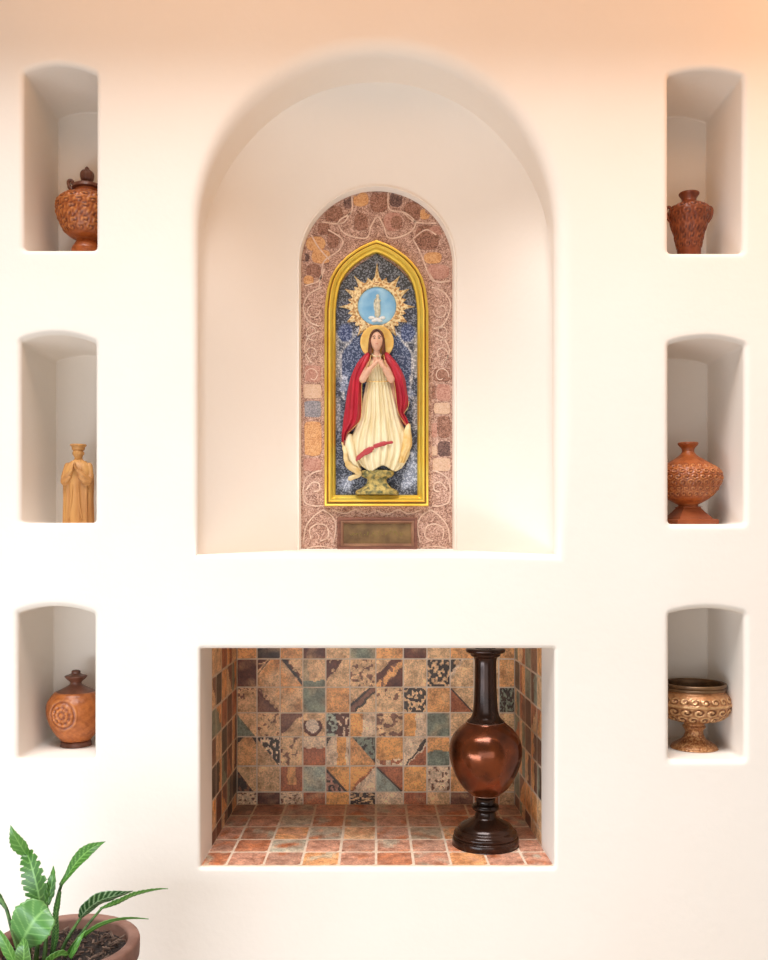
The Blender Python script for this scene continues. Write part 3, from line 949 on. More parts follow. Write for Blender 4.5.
hair = obj('hair', *join(*hd), M_hair, fig)
dk = mat('dark_paint', (.06, .03, .02), rough=.4)
for sg in (-1, 1):
    obj('eye', *ellipsoid_data(I(376.8+sg*2.35, 340.3, zc-.0258), .0036, .0018, .0017, 12, 8), dk, fig)
    obj('eyebrow', *tube_data([I(376.8+sg*1.0, 338.6, zc-.0275), I(376.8+sg*2.6, 337.9, zc-.0265), I(376.8+sg*4.2, 338.9, zc-.0225)], .0008, 6), dk, fig)
obj('mouth', *ellipsoid_data(I(376.8, 346.0, zc-.0262), .0050, .0018, .0015, 12, 8), mat('lip_paint', (.50, .12, .08), rough=.4), fig)
# halo
M_halo = mat('halo_gold', (1.0, .72, .24), rough=.4, metal=.2, col2=(.88, .52, .12), cscale=30, bump=.2, bscale=90)
V = []; F = []
rr = [(0, .004), (10, .004), (13, .0035), (14.2, .0055), (16, .0055), (16.8, .003), (16.8, 0)]
for r_, h in rr:
    for i in range(56):
        a = 2*PI*i/56; V.append(I(377+max(r_, .01)*math.cos(a), 341.5+max(r_, .01)*math.sin(a)*1.02, .368-h))
for j in range(len(rr)-1):
    for i in range(56): F.append((j*56+i, j*56+(i+1) % 56, (j+1)*56+(i+1) % 56, (j+1)*56+i))
F.append(tuple(range(56*(len(rr)-1), 56*len(rr))))
hl = obj('halo', V, F, M_halo, fig, angle=math.radians(40)); fix_normals(hl)

def relief(name, rows, material, parent, nfold=7, famp=.0035, dbase=.366, NU=60, NVs=5, ph=0, hemf=None, slant=0, power=.55):
    """rows: (y, xl, xr, bulge) from top to bottom"""
    rw = catmull(rows, NVs); V = []; F = []
    n = len(rw)
    for j, (y, a, b_, bl) in enumerate(rw):
        t = j/(n-1)
        for i in range(NU+1):
            u = i/NU
            yy = y+(hemf(u)*max(0, (t-.6)/.4)**1.5 if hemf else 0)
            s_ = max(0, math.sin(PI*u))**power
            f = (math.sin(2*PI*nfold*(u+slant*t)+ph+1.2*math.sin(3*t+u*4)))
            f = math.copysign(abs(f)**.7, f)
            V.append(I(a+(b_-a)*u, yy, dbase-bl*s_-famp*f*min(1, .3+t*1.2)*min(1, s_*1.5)))
    m = NU+1
    for j in range(n-1):
        for i in range(NU): F.append((j*m+i, j*m+i+1, (j+1)*m+i+1, (j+1)*m+i))
    # back and ends
    bb = len(V)
    for v in V[:bb]: V.append(Vector((v.x, dbase+.002, v.z)))
    for j in range(n-1):
        for i in range(NU): F.append((bb+j*m+i, bb+(j+1)*m+i, bb+(j+1)*m+i+1, bb+j*m+i+1))
        F.append((j*m, (j+1)*m, bb+(j+1)*m, bb+j*m)); F.append((j*m+NU, bb+j*m+NU, bb+(j+1)*m+NU, (j+1)*m+NU))
    for i in range(NU):
        F.append((i, bb+i, bb+i+1, i+1)); k = (n-1)*m+i; F.append((k, k+1, bb+k+1, bb+k))
    o = obj(name, V, F, material, parent, angle=math.radians(70)); fix_normals(o)
    return o
M_gown = mat('cream_cloth', (.84, .76, .52), rough=.6, col2=(.70, .56, .30), cscale=14, stretch=(3, 1, .5))
M_red = mat('crimson_cloth', (.56, .022, .045), rough=.42, col2=(.36, .012, .03), cscale=16, stretch=(3, 1, .6))
gown = relief('gown', [(358, 371, 383, .020), (366, 367, 388, .030), (378, 366, 391, .032), (381.5, 366.5, 390.5, .028), (384, 365.5, 391.5, .031),
                       (400, 362.5, 396, .034), (416, 360.0, 400, .036), (428, 355, 404.5, .037), (440, 350, 409.5, .038), (452, 348.5, 410, .038), (461, 351.5, 406, .036), (466.5, 356, 402, .030)],
              M_gown, fig, nfold=9, famp=.0052, hemf=lambda u: 2.8*math.sin(2*PI*u*1.9+4.0)+1.8)
obj('collar', *tube_data([I(*p) for p in catmull([(371, 352.5, .352), (373, 356, .343), (377, 357.5, .338), (381, 356, .343), (383, 352.5, .352)], 4)], .0028, 10), M_gown, fig)
obj('belt', *tube_data([I(365.5, 381, .350), I(369, 382.5, .333), I(378, 383, .326), I(387, 382.5, .332), I(391, 381.2, .350)], .0017, 10), M_goldpale, gown)
# red band twisting over the hem
M_sash = mat('red_sash', (.42, .04, .045), rough=.5)
obj('sash', *tube_data([I(*p) for p in catmull([(355.8, 461.5, .3345), (359, 458, .330), (364, 454, .3265), (369, 451.3, .3245), (372.4, 449.2, .3235), (374.6, 447.6, .3235), (379, 445.8, .3235), (385, 444.2, .3245), (391.5, 443.2, .326)], 4)],
     [kI*v for v in [1.0]*3+[2.3]*6+[3.0]*6+[2.0]*3+[1.0]*2+[2.2]*9+[1.4]*4], 12, flat=.35, flatdir=(0, 1, 0)), M_sash, gown)
relief('sleeve', [(376, 388, 396, .024), (384, 389.5, 396.5, .020), (398, 391.5, 397.5, .02), (408, 393, 398, .012)],
       mat('dusky_sleeve', (.34, .11, .08), rough=.6, col2=(.5, .25, .15), cscale=40), fig, nfold=2, famp=.001, NU=24)
cloak = relief('cloak', [(352, 366.5, 371, .014), (356, 362.5, 371.5, .026), (363, 356.8, 370, .036), (371, 352.8, 366, .038), (379, 349.8, 362.5, .036), (392, 347, 362, .036),
                         (406, 345, 361.8, .036), (420, 343, 360.8, .034), (428, 342.2, 354, .032), (435, 341.4, 348, .028), (445, 341.8, 346.5, .018)],
               M_red, fig, nfold=3.2, famp=.0055, NU=48)
relief('cloak_fold', [(352, 383, 388, .014), (356, 382.5, 391.8, .026), (363, 384, 397.5, .036), (371, 388, 402.2, .038), (379, 391.5, 405.3, .036), (390, 395, 407, .036),
                      (400, 396.2, 408.6, .034), (407, 397, 407, .032), (413, 398, 404.5, .030), (418, 400.5, 407, .028), (425, 404.5, 410, .018)],
       M_red, cloak, nfold=3, famp=.0052, NU=48, ph=1)
def trim(pts, r_=.0013, m=M_goldpale, parent=cloak, name='cloak_trim'):
    obj(name, *tube_data([I(*p) for p in catmull(pts, 4)], r_, 8), m, parent)
trim([(371, 354, .340), (369.5, 363, .330), (364.5, 374, .330), (362, 384, .338), (361.8, 406, .338), (360.5, 420, .340), (354, 427.5, .345), (347, 434.5, .350), (345, 444, .356)])
trim([(383.5, 354, .340), (385, 363, .332), (389, 373, .332), (394, 383, .338), (396.5, 404, .340), (398.2, 413, .344), (401.5, 419, .350), (406, 425, .356)])
trim([(404, 413.5, .345), (407.8, 408, .342), (408.8, 402, .346)], .001)
# gown's trailing ends
relief('gown_train', [(424, 406.5, 410.5, .014), (432, 403.5, 411.2, .026), (445, 401.5, 412, .030), (455, 399.5, 407.5, .028), (463, 398, 404.5, .02)], mat('ochre_lining', (.68, .42, .12), rough=.55, col2=(.82, .66, .36), cscale=30), gown, nfold=1.6, famp=.003, dbase=.357, NU=24)
relief('gown_train', [(434, 346, 352, .012), (442, 343.5, 354, .024), (450, 346, 357, .030), (458, 347.5, 358, .030), (466, 351, 360, .026), (470, 355, 362, .016)], M_gown, gown, nfold=1.4, famp=.003, dbase=.360, NU=24, ph=2)
obj('scarf', *tube_data([I(*p) for p in catmull([(342.5, 443, .352), (345.5, 452, .344), (346, 460, .338), (350, 467, .334), (357, 471.5, .332), (358.5, 475.5, .336), (353, 477.5, .342), (349, 479.5, .346)], 5)],
     [kI*v for v in [1.2]*3+[2.2]*10+[3.2]*12+[2.6]*10+[1.2]], 12, flat=.6), mat('pale_scarf', (.74, .60, .33), rough=.6, col2=(.55, .36, .12), cscale=30), gown)

# ------------------------------------------------------------------ wooden plaque
M_wood = mat('red_brown_wood', (.24, .10, .065), rough=.5, col2=(.15, .055, .035), cscale=9, stretch=(1, 1, 9))
M_bronze = mat('tarnished_brass', (.24, .15, .06), rough=.5, metal=.3, col2=(.13, .075, .035), cscale=24, bump=.25, bscale=60)
dQ = .362
kQ = S*(D0+dQ)/D0
def QP(x, y, d): return Vector(((x-VX)*kQ, d, EYE+(VY-y)*kQ))
pl = thing('plaque', QP(377, 550, dM), 'small reddish wooden plaque with a tarnished brass plate below the gilt frame', 'plaque')
rect = [(337.3, 549.8), (417.3, 549.8), (417.3, 517.3), (337.3, 517.3)]
rw = [((x-VX)*kQ, EYE+(VY-y)*kQ) for x, y in rect]
def rsweep(name, profile, m, parent):
    V = []; F = []
    for d, h in profile:
        V += [(p[0], dM-h, p[1]) for p in offset_poly(rw, d*kQ)]
    for j in range(len(profile)-1):
        for i in range(4): F.append((j*4+i, j*4+(i+1) % 4, (j+1)*4+(i+1) % 4, (j+1)*4+i))
    return obj(name, V, F, m, parent, smooth=False)
rsweep('moulding', [(0, .001), (0, .018), (.6, .0215), (2.2, .0215), (2.8, .019), (3.6, .019)], M_wood, pl)
rsweep('inner_moulding', [(3.4, .014), (3.5, .0205), (4.6, .0205), (5.0, .0175), (5.6, .0175), (6.2, .013), (6.3, .010)], mat('tan_wood', (.34, .18, .10), rough=.5, col2=(.22, .10, .055), cscale=20), pl)
bp_ = [Vector((p[0], dM-.0125, p[1])) for p in offset_poly(rw, 6.0*kQ)]
V = bp_+[Vector((v.x, dM-.006, v.z)) for v in bp_]
plate = obj('plate', V, [(0,1,2,3),(7,6,5,4),(0,4,5,1),(1,5,6,2),(2,6,7,3),(3,7,4,0)], M_bronze, pl, smooth=False); fix_normals(plate)
# worn, illegible raised ornament on the plate
rn = random.Random(5); ds = []
for i in range(15):
    x = 350+i*3.6
    a = (x, 533.5+rn.uniform(-2.5, 2.5)); b2 = (x+rn.uniform(-1.2, 1.8), 533.5+rn.uniform(-3, 3)); c2 = (x+rn.uniform(.5, 2.4), 533.5+rn.uniform(-2.5, 2.5))
    ds.append(tube_data([QP(*p, dM-.0125) for p in catmull([a, b2, c2], 3)], .0011, 6))
obj('worn_ornament', *join(*ds), mat('green_brass', (.23, .18, .05), rough=.5, metal=.3), plate)

# ------------------------------------------------------------------ copper floor vase in the recess
M_copper = mat('burnished_copper', (.20, .046, .011), rough=.20, metal=.65, col2=(.035, .010, .005), cscale=9, lo=.42, hi=.70, bump=.16, bscale=20, coat=.15)
M_dkbr = mat('dark_bronze', (.014, .006, .0035), rough=.2, metal=.35, col2=(.045, .016, .008), cscale=9, coat=.1, spec=.35)
d = .215; k = S*(D0+d)/D0
yb = VY+(868-VY)*rat(d)
vc = W(485.5, yb, d)
v0 = thing('copper_vase', vc, 'tall glossy brown copper vase with long neck standing on the recess tiles', 'vase')
def px(pr, yb, k, kr=None): return [(a*(kr or k), (yb-y)*k) for a, y in pr]
lathe('foot', px([(.1, yb), (31.5, yb), (32.8, yb-1.5), (33.2, yb-5), (32.6, yb-8.5), (31.2, yb-9.5), (31.8, yb-11), (31, yb-14), (28.6, yb-16), (27.6, yb-17), (27.2, yb-18.2), (24.5, yb-21), (18, yb-24.2), (12.5, yb-27.5), (10.8, yb-30), (10, yb-33),
                 (10.2, yb-34.5), (12.6, yb-36), (13.6, yb-38.2), (12.6, yb-40.5), (10.2, yb-42), (9.6, yb-45), (10.6, yb-48), (14.2, yb-51)], yb, k), vc, M_dkbr, v0, N=72, sub=3)
lathe('body', px([(.1, yb-50), (13, yb-50.5), (16, yb-52.5), (22, yb-57.5), (28, yb-66), (32.5, yb-75.5), (35.6, yb-86), (36.4, yb-95), (35.2, yb-103), (32, yb-110), (27, yb-116), (20.5, yb-121.5), (17, yb-124), (.1, yb-124)], yb, k),
      vc, M_copper, v0, N=96, sub=5)
lathe('neck', px([(18.4, yb-122.5), (18.8, yb-123.8), (17.4, yb-125), (14.5, yb-128), (12.8, yb-133), (11.8, yb-142), (11.2, yb-155), (10.9, yb-170), (10.8, yb-183), (11.6, yb-187), (12.6, yb-188.2), (14.6, yb-189.4), (15.6, yb-191.5), (19, yb-193), (19.6, yb-195), (18.5, yb-196.5),
                 (12, yb-196.6), (9.5, yb-194), (9, yb-170), (9, yb-150)], yb, k), vc, M_dkbr, v0, N=64, sub=3)
rg = mat('pale_copper_line', (.52, .34, .26), rough=.3, metal=.7)
def ring(name, r, z, rad, c, m, parent, N=48):
    V = []; F = []; n2 = 8
    for i in range(N):
        a = 2*PI*i/N
        for q in range(n2):
            b = 2*PI*q/n2
            rr = r+rad*math.cos(b); V.append((c[0]+rr*math.cos(a), c[1]+rr*math.sin(a), c[2]+z+rad*math.sin(b)))
    for i in range(N):
        for q in range(n2):
            F.append((i*n2+q, ((i+1) % N)*n2+q, ((i+1) % N)*n2+(q+1) % n2, i*n2+(q+1) % n2))
    return obj(name, V, F, m, parent)
ring('band', 18.8*k, 123.2*k, .0013, vc, rg, v0); ring('band', 14.4*k, 51*k, .0014, vc, rg, v0)

# ------------------------------------------------------------------ small niche pieces
def place(px_, shelf, dd):
    kk = S*(D0+dd)/D0
    return W(px_, VY+(shelf-VY)*rat(dd), dd), kk, VY+(shelf-VY)*rat(dd)
def carved(c1, c2, c3, name, scale=55, rough=.42, bump=.5, metal=0.0):
    m, nt, b = nodes(name); L = nt.links.new
    tc = nt.nodes.new('ShaderNodeTexCoord')
    n = nt.nodes.new('ShaderNodeTexNoise'); n.inputs['Scale'].default_value = scale; n.inputs['Detail'].default_value = 3; n.inputs['Distortion'].default_value = 1.6
    L(tc.outputs['Object'], n.inputs['Vector'])
    r = nt.nodes.new('ShaderNodeValToRGB'); e = r.color_ramp.elements
    e[0].position = .38; e[0].color = (*c1, 1); e[1].position = .62; e[1].color = (*c3, 1); x = e.new(.5); x.color = (*c2, 1)
    L(n.outputs['Fac'], r.inputs[0]); L(r.outputs[0], b.inputs['Base Color'])
    b.inputs['Roughness'].default_value = rough; b.inputs['Metallic'].default_value = metal
    bp = nt.nodes.new('ShaderNodeBump'); bp.inputs['Strength'].default_value = bump; bp.inputs['Distance'].default_value = .004
    L(n.outputs['Fac'], bp.inputs['Height']); L(bp.outputs[0], b.inputs['Normal'])
    return m
M_terra = carved((.24,.055,.010), (.36,.09,.016), (.52,.17,.04), 'carved_terracotta', 70)
M_terra2 = carved((.10,.022,.009), (.22,.048,.014), (.33,.09,.03), 'dark_carved_terracotta', 60)
M_terra3 = carved((.30,.075,.02), (.42,.12,.03), (.56,.22,.07), 'lattice_terracotta', 110, bump=.5)
M_flask = carved((.32,.08,.015), (.40,.11,.02), (.47,.15,.035), 'ringed_terracotta', 120, bump=.35)
M_brown = mat('brown_glaze', (.10, .032, .016), rough=.35, col2=(.19, .07, .04), cscale=30)
M_bowl = carved((.26,.09,.03), (.42,.18,.065), (.62,.34,.15), 'carved_bronze', 80, rough=.34, bump=.6, metal=.25)
M_pw = mat('honey_wood', (.58, .29, .085), rough=.55, col2=(.42, .18, .05), cscale=12, stretch=(3, 3, .6), bump=.15, bscale=60)

def leafy(amp, lo, hi, n, row):
    # rows of scrolling leaves: curled lobes that alternate from row to row
    def f(th, z, r):
        if z < lo or z > hi: return 0
        e = max(0, min(1, (z-lo)/.006, (hi-z)/.006))
        q = (z-lo)/(row*1.0)
        ri = math.floor(q); v = q-ri-.5
        u = (th*n/(2*PI)+(.5 if ri % 2 else 0)) % 1-.5
        x = u*1.9; y = v*1.9
        rad = math.hypot(x, y); an = math.atan2(y, x)
        s_ = math.cos(rad*7.5-an*(1 if ri % 2 else -1)-1)
        return amp*e*s_*(1 if rad < .85 else .3)
    return f
# 1: lidded urn
c, k, yb = place(87, 249.5, .195)
u1 = thing('lidded_urn', c, 'round orange carved lidded urn with pointed finial in the upper left niche', 'urn')
def swirl(amp, nn, lo, hi, kz=60, q=2.0):
    def f(th, z, r):
        if z < lo or z > hi: return 0
        e = min(1, (z-lo)/.012, (hi-z)/.012)
        return amp*e*math.sin(nn*th+q*math.sin(kz*z)+kz*.5*z)*math.cos(kz*z*.8+2*math.sin(nn*.5*th))
    return f
zt = (yb-196)*k
lathe('body', px([(.1, yb), (17, yb), (17.5, yb-3), (15.5, yb-9), (15, yb-16), (14.6, 249), (11.5, 244), (10.2, 242), (9.6, 240.5), (11.5, 239.5), (17, 237), (23, 231), (28, 221), (30.2, 211), (29, 203), (24, 198), (15, 195), (11.8, 193), (11.2, 189.5), (.1, 189.5)], yb, k), c, M_glaze, u1,
      N=180, sub=6, disp=leafy(.0024, (yb-236)*k, zt, 14, 6*k), glaze=((.17,.038,.010), (.40,.105,.022), (.62,.23,.06), .0022))
ld = lathe('lid', px([(.1, 190), (13.2, 189.6), (14.2, 188), (13.6, 185.6), (9, 184.8), (4.5, 184)], yb, k), c, M_brown, u1, sub=2)
lathe('finial', px([(3.8, 184.5), (3.6, 183), (5.8, 180.6), (6.8, 177), (6.5, 173.5), (4.6, 171), (2.2, 169.6), (1.6, 168), (.1, 166.6)], yb, k), c, M_brown, ld, N=48, disp=lambda t, z, r: .0009*math.sin(7*t))
kz_ = lambda x, y: Vector((c.x+(x-87)*k, c.y-.0, c.z+(yb-y)*k))
obj('handle', *tube_data([kz_(*p) for p in catmull([(74.5, 191), (71, 189), (69, 185.5), (68.6, 182), (70.5, 180.2), (72.6, 181.2), (72.4, 183.4)], 4)], [k*v for v in [2.2]*8+[1.9]*8+[1.5]*9], 10), M_brown, u1)

# 2: carved wooden figure with a flat hat, hands together
c, k, yb = place(78.5, 522.8, .15)
s2 = thing('carved_figure', c, 'honey-coloured carved wooden robed figure with flat-topped hat in the middle left niche', 'figurine')
def fl_(th, z, r):
    y = yb-z/k
    if y < 470: return 0
    t = min(1, (y-470)/20)
    return k*t*(.75*math.sin(13*th+.6*math.sin(3*th))+.3*math.sin(22*th))
robe = [(.1, yb), (14.2, yb), (14.8, yb-2), (14.6, 512), (14.2, 500), (14.4, 490), (15.0, 482), (14.6, 474), (12.6, 467), (9, 462.5), (5.2, 460.2), (4.0, 458.5), (3.9, 455), (.1, 454)]
bd = [lathe_data(px(robe, yb, k), c, N=110, sub=4, disp=fl_, sy=.72)]
K = lambda x, y, dy: Vector((c.x+(x-78.5)*k, c.y+dy*k, c.z+(yb-y)*k))
for sg in (-1, 1):
    bd.append(tube_data([K(78.5+sg*10.5, 466, 0), K(78.5+sg*13, 477, -3), K(78.5+sg*12.4, 482, -6)], [3.6*k, 3.4*k, 3.6*k], 12))
    bd.append(tube_data([K(78.5+sg*12.4, 481, -6), K(78.5+sg*7.5, 476.5, -10.2), K(78.5+sg*3, 471.5, -12.4)], [3.6*k, 3.1*k, 1.9*k], 12))
    bd.append(tube_data([K(78.5+sg*12, 483, -7), K(78.5+sg*8.5, 482, -10), K(78.5+sg*5, 478, -11.6)], [3.0*k, 2.6*k, 1.6*k], 12))
    bd.append(tube_data([K(78.5+sg*2.6, 471.8, -12.4), K(78.5+sg*1.6, 468.6, -12.8)], [1.7*k, 1.8*k], 10, flat=.7, flatdir=(1, 0, 0)))
    for f in range(4):
        bd.append(tube_data([K(78.5+sg*1.2, 468.8, -14.2+f*.95), K(78.5+sg*.9, 465.8, -14.1+f*.9), K(78.5+sg*.5, 463.4+abs(f-1.3)*.5, -13.8+f*.85)], [.62*k, .56*k, .42*k], 8))
    bd.append(tube_data([K(78.5+sg*1.8, 470.4, -13.8), K(78.5+sg*.9, 468.2, -15.2), K(78.5+sg*.6, 466.6, -15.0)], [.7*k, .6*k, .45*k], 8))
    # stole edges down the front
    bd.append(tube_data([K(78.5+sg*3, 461.5, -5.5), K(78.5+sg*5.2, 470, -9.2), K(78.5+sg*2.8, 486, -10.5), K(78.5+sg*4.2, 504, -10.6), K(78.5+sg*6.5, 518, -10.2)], [.8*k]*5, 8))
bd.append(ellipsoid_data(K(78.5, 453.6, -.8), 5.3*k, 5.6*k, 6.6*k, 36, 28, fn=face))
for sg in (-1, 1): bd.append(ellipsoid_data(K(78.5+sg*5.3, 453.4, -.4), .8*k, 1.3*k, 1.7*k, 10, 8))
fg = obj('body', *join(*bd), M_pw, s2)
rm = fg.modifiers.new('remesh', 'REMESH'); rm.mode = 'VOXEL'; rm.voxel_size = .0013; rm.use_smooth_shade = True
lathe('hat', px([(.1, 450.2), (5.6, 450.4), (6.3, 449), (6.6, 447), (7.9, 446), (8.1, 444.9), (7.6, 444.4), (6.4, 444.6), (6, 445.6), (.1, 445.8)], yb, k), c+Vector((0, -.6*k, 0)), M_pw, s2, sub=2)

# 3: round flask
c, k, yb = place(76, 759.5, .195)
u3 = thing('round_flask', c, 'round orange vase with ringed medallion and brown neck in the lower left niche', 'vase')
def med_disp(th, z, r):
    y = yb-z/k; a = ((th-(-PI/2)+PI) % (2*PI))-PI
    a += .20
    q = math.hypot(a*r/k, (y-711))
    out = .0005*math.sin(24*th+5*math.sin(z*180))*math.sin(z*520) if (yb-z/k) > 694 else 0
    if q < 17: out = .0022*math.cos((q-1)*1.35)*min(1, (17-q)/2)+(.0012*math.sin(10*math.atan2(y-711, a*r/k)) if 3 < q < 11 else 0)
    return out
lathe('foot', px([(.1, yb), (14.2, yb), (15, yb-1.2), (14.8, yb-4.5), (13.4, yb-5.4), (12.6, yb-7)], yb, k), c, M_brown, u3, sub=2)
lathe('body', px([(.1, yb-5), (12.8, yb-5.5), (16, yb-8), (20.5, 732), (25, 724), (28, 715), (28.7, 708), (27.2, 700.5), (23, 694.5), (18, 691), (.1, 691)], yb, k), c, M_glaze, u3, N=220, sub=7, disp=med_disp, glaze=((.24,.06,.014), (.44,.125,.025), (.52,.18,.045), .002))
n3 = lathe('neck', px([(20.5, 692.6), (18.6, 691), (12.5, 688), (7.4, 685.2), (5.6, 683.4), (5.8, 681.6), (8.5, 679), (10.6, 676.6), (10.2, 675.4), (6.4, 674.2), (4.4, 673.2), (4.4, 671.6), (3.6, 670.2), (.1, 669.4)], yb, k), c, M_brown, u3, N=64, sub=3,
      disp=lambda t, z, r: (.0011*math.sin(6*t) if abs((yb-z/k)-676.5) < 3 else 0))

# 4: dark two-handled amphora
c, k, yb = place(689, 252.5, .17)
u4 = thing('two_handled_jar', c, 'dark reddish carved jar with two small shoulder handles in the upper right niche', 'jar')
lathe('body', px([(.1, yb), (12, yb), (12, yb-4), (11.3, yb-9), (11.6, 250), (12.8, 243), (15.2, 232), (18.6, 220), (20, 212), (18.8, 206.5), (14, 203), (9.2, 201), (7.4, 199), (7.2, 196.6), (8.6, 194), (9.9, 192), (9.8, 190.6), (8.6, 190.3), (7.4, 191.6), (5.8, 195), (5.6, 200), (.1, 201)], yb, k*.965, k),
      c, M_glaze, u4, N=180, sub=5, disp=leafy(.0020, (yb-250)*k, (yb-204)*k, 11, 7.5*k), glaze=((.075,.017,.008), (.22,.05,.015), (.36,.10,.032), .0022))
for sg in (-1, 1):
    K4 = lambda x, y: Vector((c.x+sg*x*k, c.y, c.z+(yb-y)*k*.965))
    obj('handle', *tube_data([K4(*p) for p in catmull([(16.5, 207.5), (20, 205), (22.6, 206.5), (23, 211), (21.5, 216), (18.6, 220.5)], 4)], 1.5*k, 10), M_terra2, u4)

# 5: wide jar on square pyramid base
c, k, yb = place(688, 524, .16)
u5 = thing('pedestal_jar', c, 'wide-bellied orange carved jar on a stepped square base in the middle right niche', 'jar')
lat2 = leafy(.0022, (yb-498)*k, (yb-464)*k, 26, 5.6*k)
def lat(th, z, r):
    y = yb-z/k
    if y < 463 or y > 498: return 0
    e = min(1, (y-463)/4, (498-y)/4)
    return .0024*e*math.sin(17*th+z*640)*math.sin(17*th-z*640)*(0 if abs(y-482) < 1.3 else 1)
lathe('body', px([(.1, 508), (9.4, 508), (10.2, 506.6), (9.6, 505), (13, 503), (20, 498.8), (27.5, 491), (32, 482.5), (33, 476.5), (31, 471), (25.5, 466.3), (17, 461), (10, 456.6), (6.6, 453), (5.9, 450.6), (6.8, 448), (9.4, 445.2), (10, 443.2), (8.6, 442.6), (6.4, 444.6), (4.4, 449), (4, 454), (.1, 456)], yb, k),
      c, M_glaze, u5, N=240, sub=8, disp=lat2, glaze=((.24,.055,.014), (.38,.10,.024), (.60,.24,.08), .0018))
M_tb = mat('smooth_terracotta', (.34, .09, .028), rough=.4, col2=(.25, .058, .018), cscale=18)
V = []; F = []
st = [(22.4, yb), (22.4, yb-4.5), (21, yb-5.4), (18.2, yb-5.6), (17.6, yb-7), (12, yb-13.2), (9.4, yb-16.8), (9.4, yb-17.6), (11, yb-18), (11, 507)]
rot = math.radians(9)
for h_, y in st:
    for a in range(4):
        A = rot+PI/4+a*PI/2; V.append((c.x+h_*1.36*k*math.cos(A), c.y+h_*1.36*k*math.sin(A), c.z+(yb-y)*k))
for j in range(len(st)-1):
    for a in range(4): F.append((j*4+a, j*4+(a+1) % 4, (j+1)*4+(a+1) % 4, (j+1)*4+a))
F.append((3, 2, 1, 0)); F.append(tuple(range(4*(len(st)-1), 4*len(st))))
sq = obj('square_base', V, F, M_tb, u5, smooth=False)
bv_ = sq.modifiers.new('bevel', 'BEVEL'); bv_.width = .0012; bv_.segments = 2

# 6: footed bowl
c, k, yb = place(694, 760, .165)
u6 = thing('footed_bowl', c, 'open bronze footed bowl with carved leaf scrolls in the lower right niche', 'bowl')
lathe('foot', px([(.1, yb), (21.4, yb), (22, yb-1.5), (21.2, yb-3.5), (17, yb-6.2), (12, yb-9.4), (9.4, yb-13.5), (8.8, yb-17), (9.6, yb-19.5), (11.2, yb-21), (11, yb-22.5), (9.8, yb-23.6), (10.6, yb-25.6), (12.6, yb-26.6), (.1, yb-27)], yb, k), c, M_bowl, u6, sub=3)
def leafs(th, z, r):
    y = yb-z/k
    if y < 693.5 or y > 719 or r < 20*k: return 0
    e = min(1, (y-693.5)/2.5, (719-y)/3)
    if abs(y-702) < .8: return .001
    if y < 702: return .0018*e*math.sin(18*th+2*math.sin((y-693)*.8))*math.cos((y-697.5)*.6)
    return .0024*e*abs(math.sin(7*th+.9*math.sin((y-702)*.35)))**.6*math.cos((y-709)*.2)-.001
lf1 = leafy(.0024, (yb-701)*k, (yb-693.5)*k, 22, 7.5*k); lf2 = leafy(.0030, (yb-719.5)*k, (yb-703)*k, 18, 8*k)
def leafs2(th, z, r):
    if r < 20*k or yb-z/k < 693: return 0
    if abs((yb-z/k)-702) < .8: return .0016
    return lf1(th, z, r)+lf2(th, z, r)
bw = lathe('bowl', px([(.1, yb-25), (13, yb-26.5), (18, yb-29), (25.5, 718.5), (31.5, 713.5), (35.2, 707.5), (36.3, 702), (35, 696.5), (31.8, 692.6), (29.6, 690.6), (30, 688.6), (29.6, 687.8), (28.8, 688), (28.5, 691), (31, 695), (33, 701), (32, 707), (26, 714), (15, 719.5), (.1, 721)], yb, k),
      c, M_glbr, u6, N=220, sub=7, disp=leafs2, glaze=((.17,.06,.022), (.42,.19,.075), (.74,.46,.22), .0024))
lathe('rim', px([(29.4, 689.5), (30.6, 689), (30.8, 687.2), (30, 686.4), (31, 685.2), (31.4, 683.4), (30.6, 682.4), (29.4, 682.6), (28.6, 684.4), (28.2, 690)], yb, k), c, mat('dark_bronze_rim', (.20, .11, .05), rough=.35, metal=.5, col2=(.11, .055, .025), cscale=25), bw, sub=3)

# ------------------------------------------------------------------ potted plant, in front of the wall
dp = -.45
kp = S*(D0+dp)/D0
pc = W(65, 941, dp)
rim_z = pc.z
PR = 72.5*kp
plant = thing('potted_plant', (pc.x, pc.y, 0), 'green leafy plant with notched leaves in a terracotta pot at lower left', 'potted plant')
M_pot = mat('terracotta_pot', (.17, .075, .05), rough=.7, col2=(.27, .14, .10), cscale=10, lo=.4, hi=.65, bump=.15, bscale=50)
h = rim_z
lathe('pot', [(.001, 0), (.115, 0), (.122, .008), (.135, .10), (.153, .28), (.163, h-.055), (.166, h-.05), (PR-.003, h-.048), (PR, h-.042), (PR+.001, h-.008), (PR-.004, h-.001), (PR-.012, h), (PR-.024, h-.002), (PR-.030, h-.010), (PR-.036, h-.05), (.02, h-.05)],
      (pc.x, pc.y, 0), M_pot, plant, N=96, sub=2)
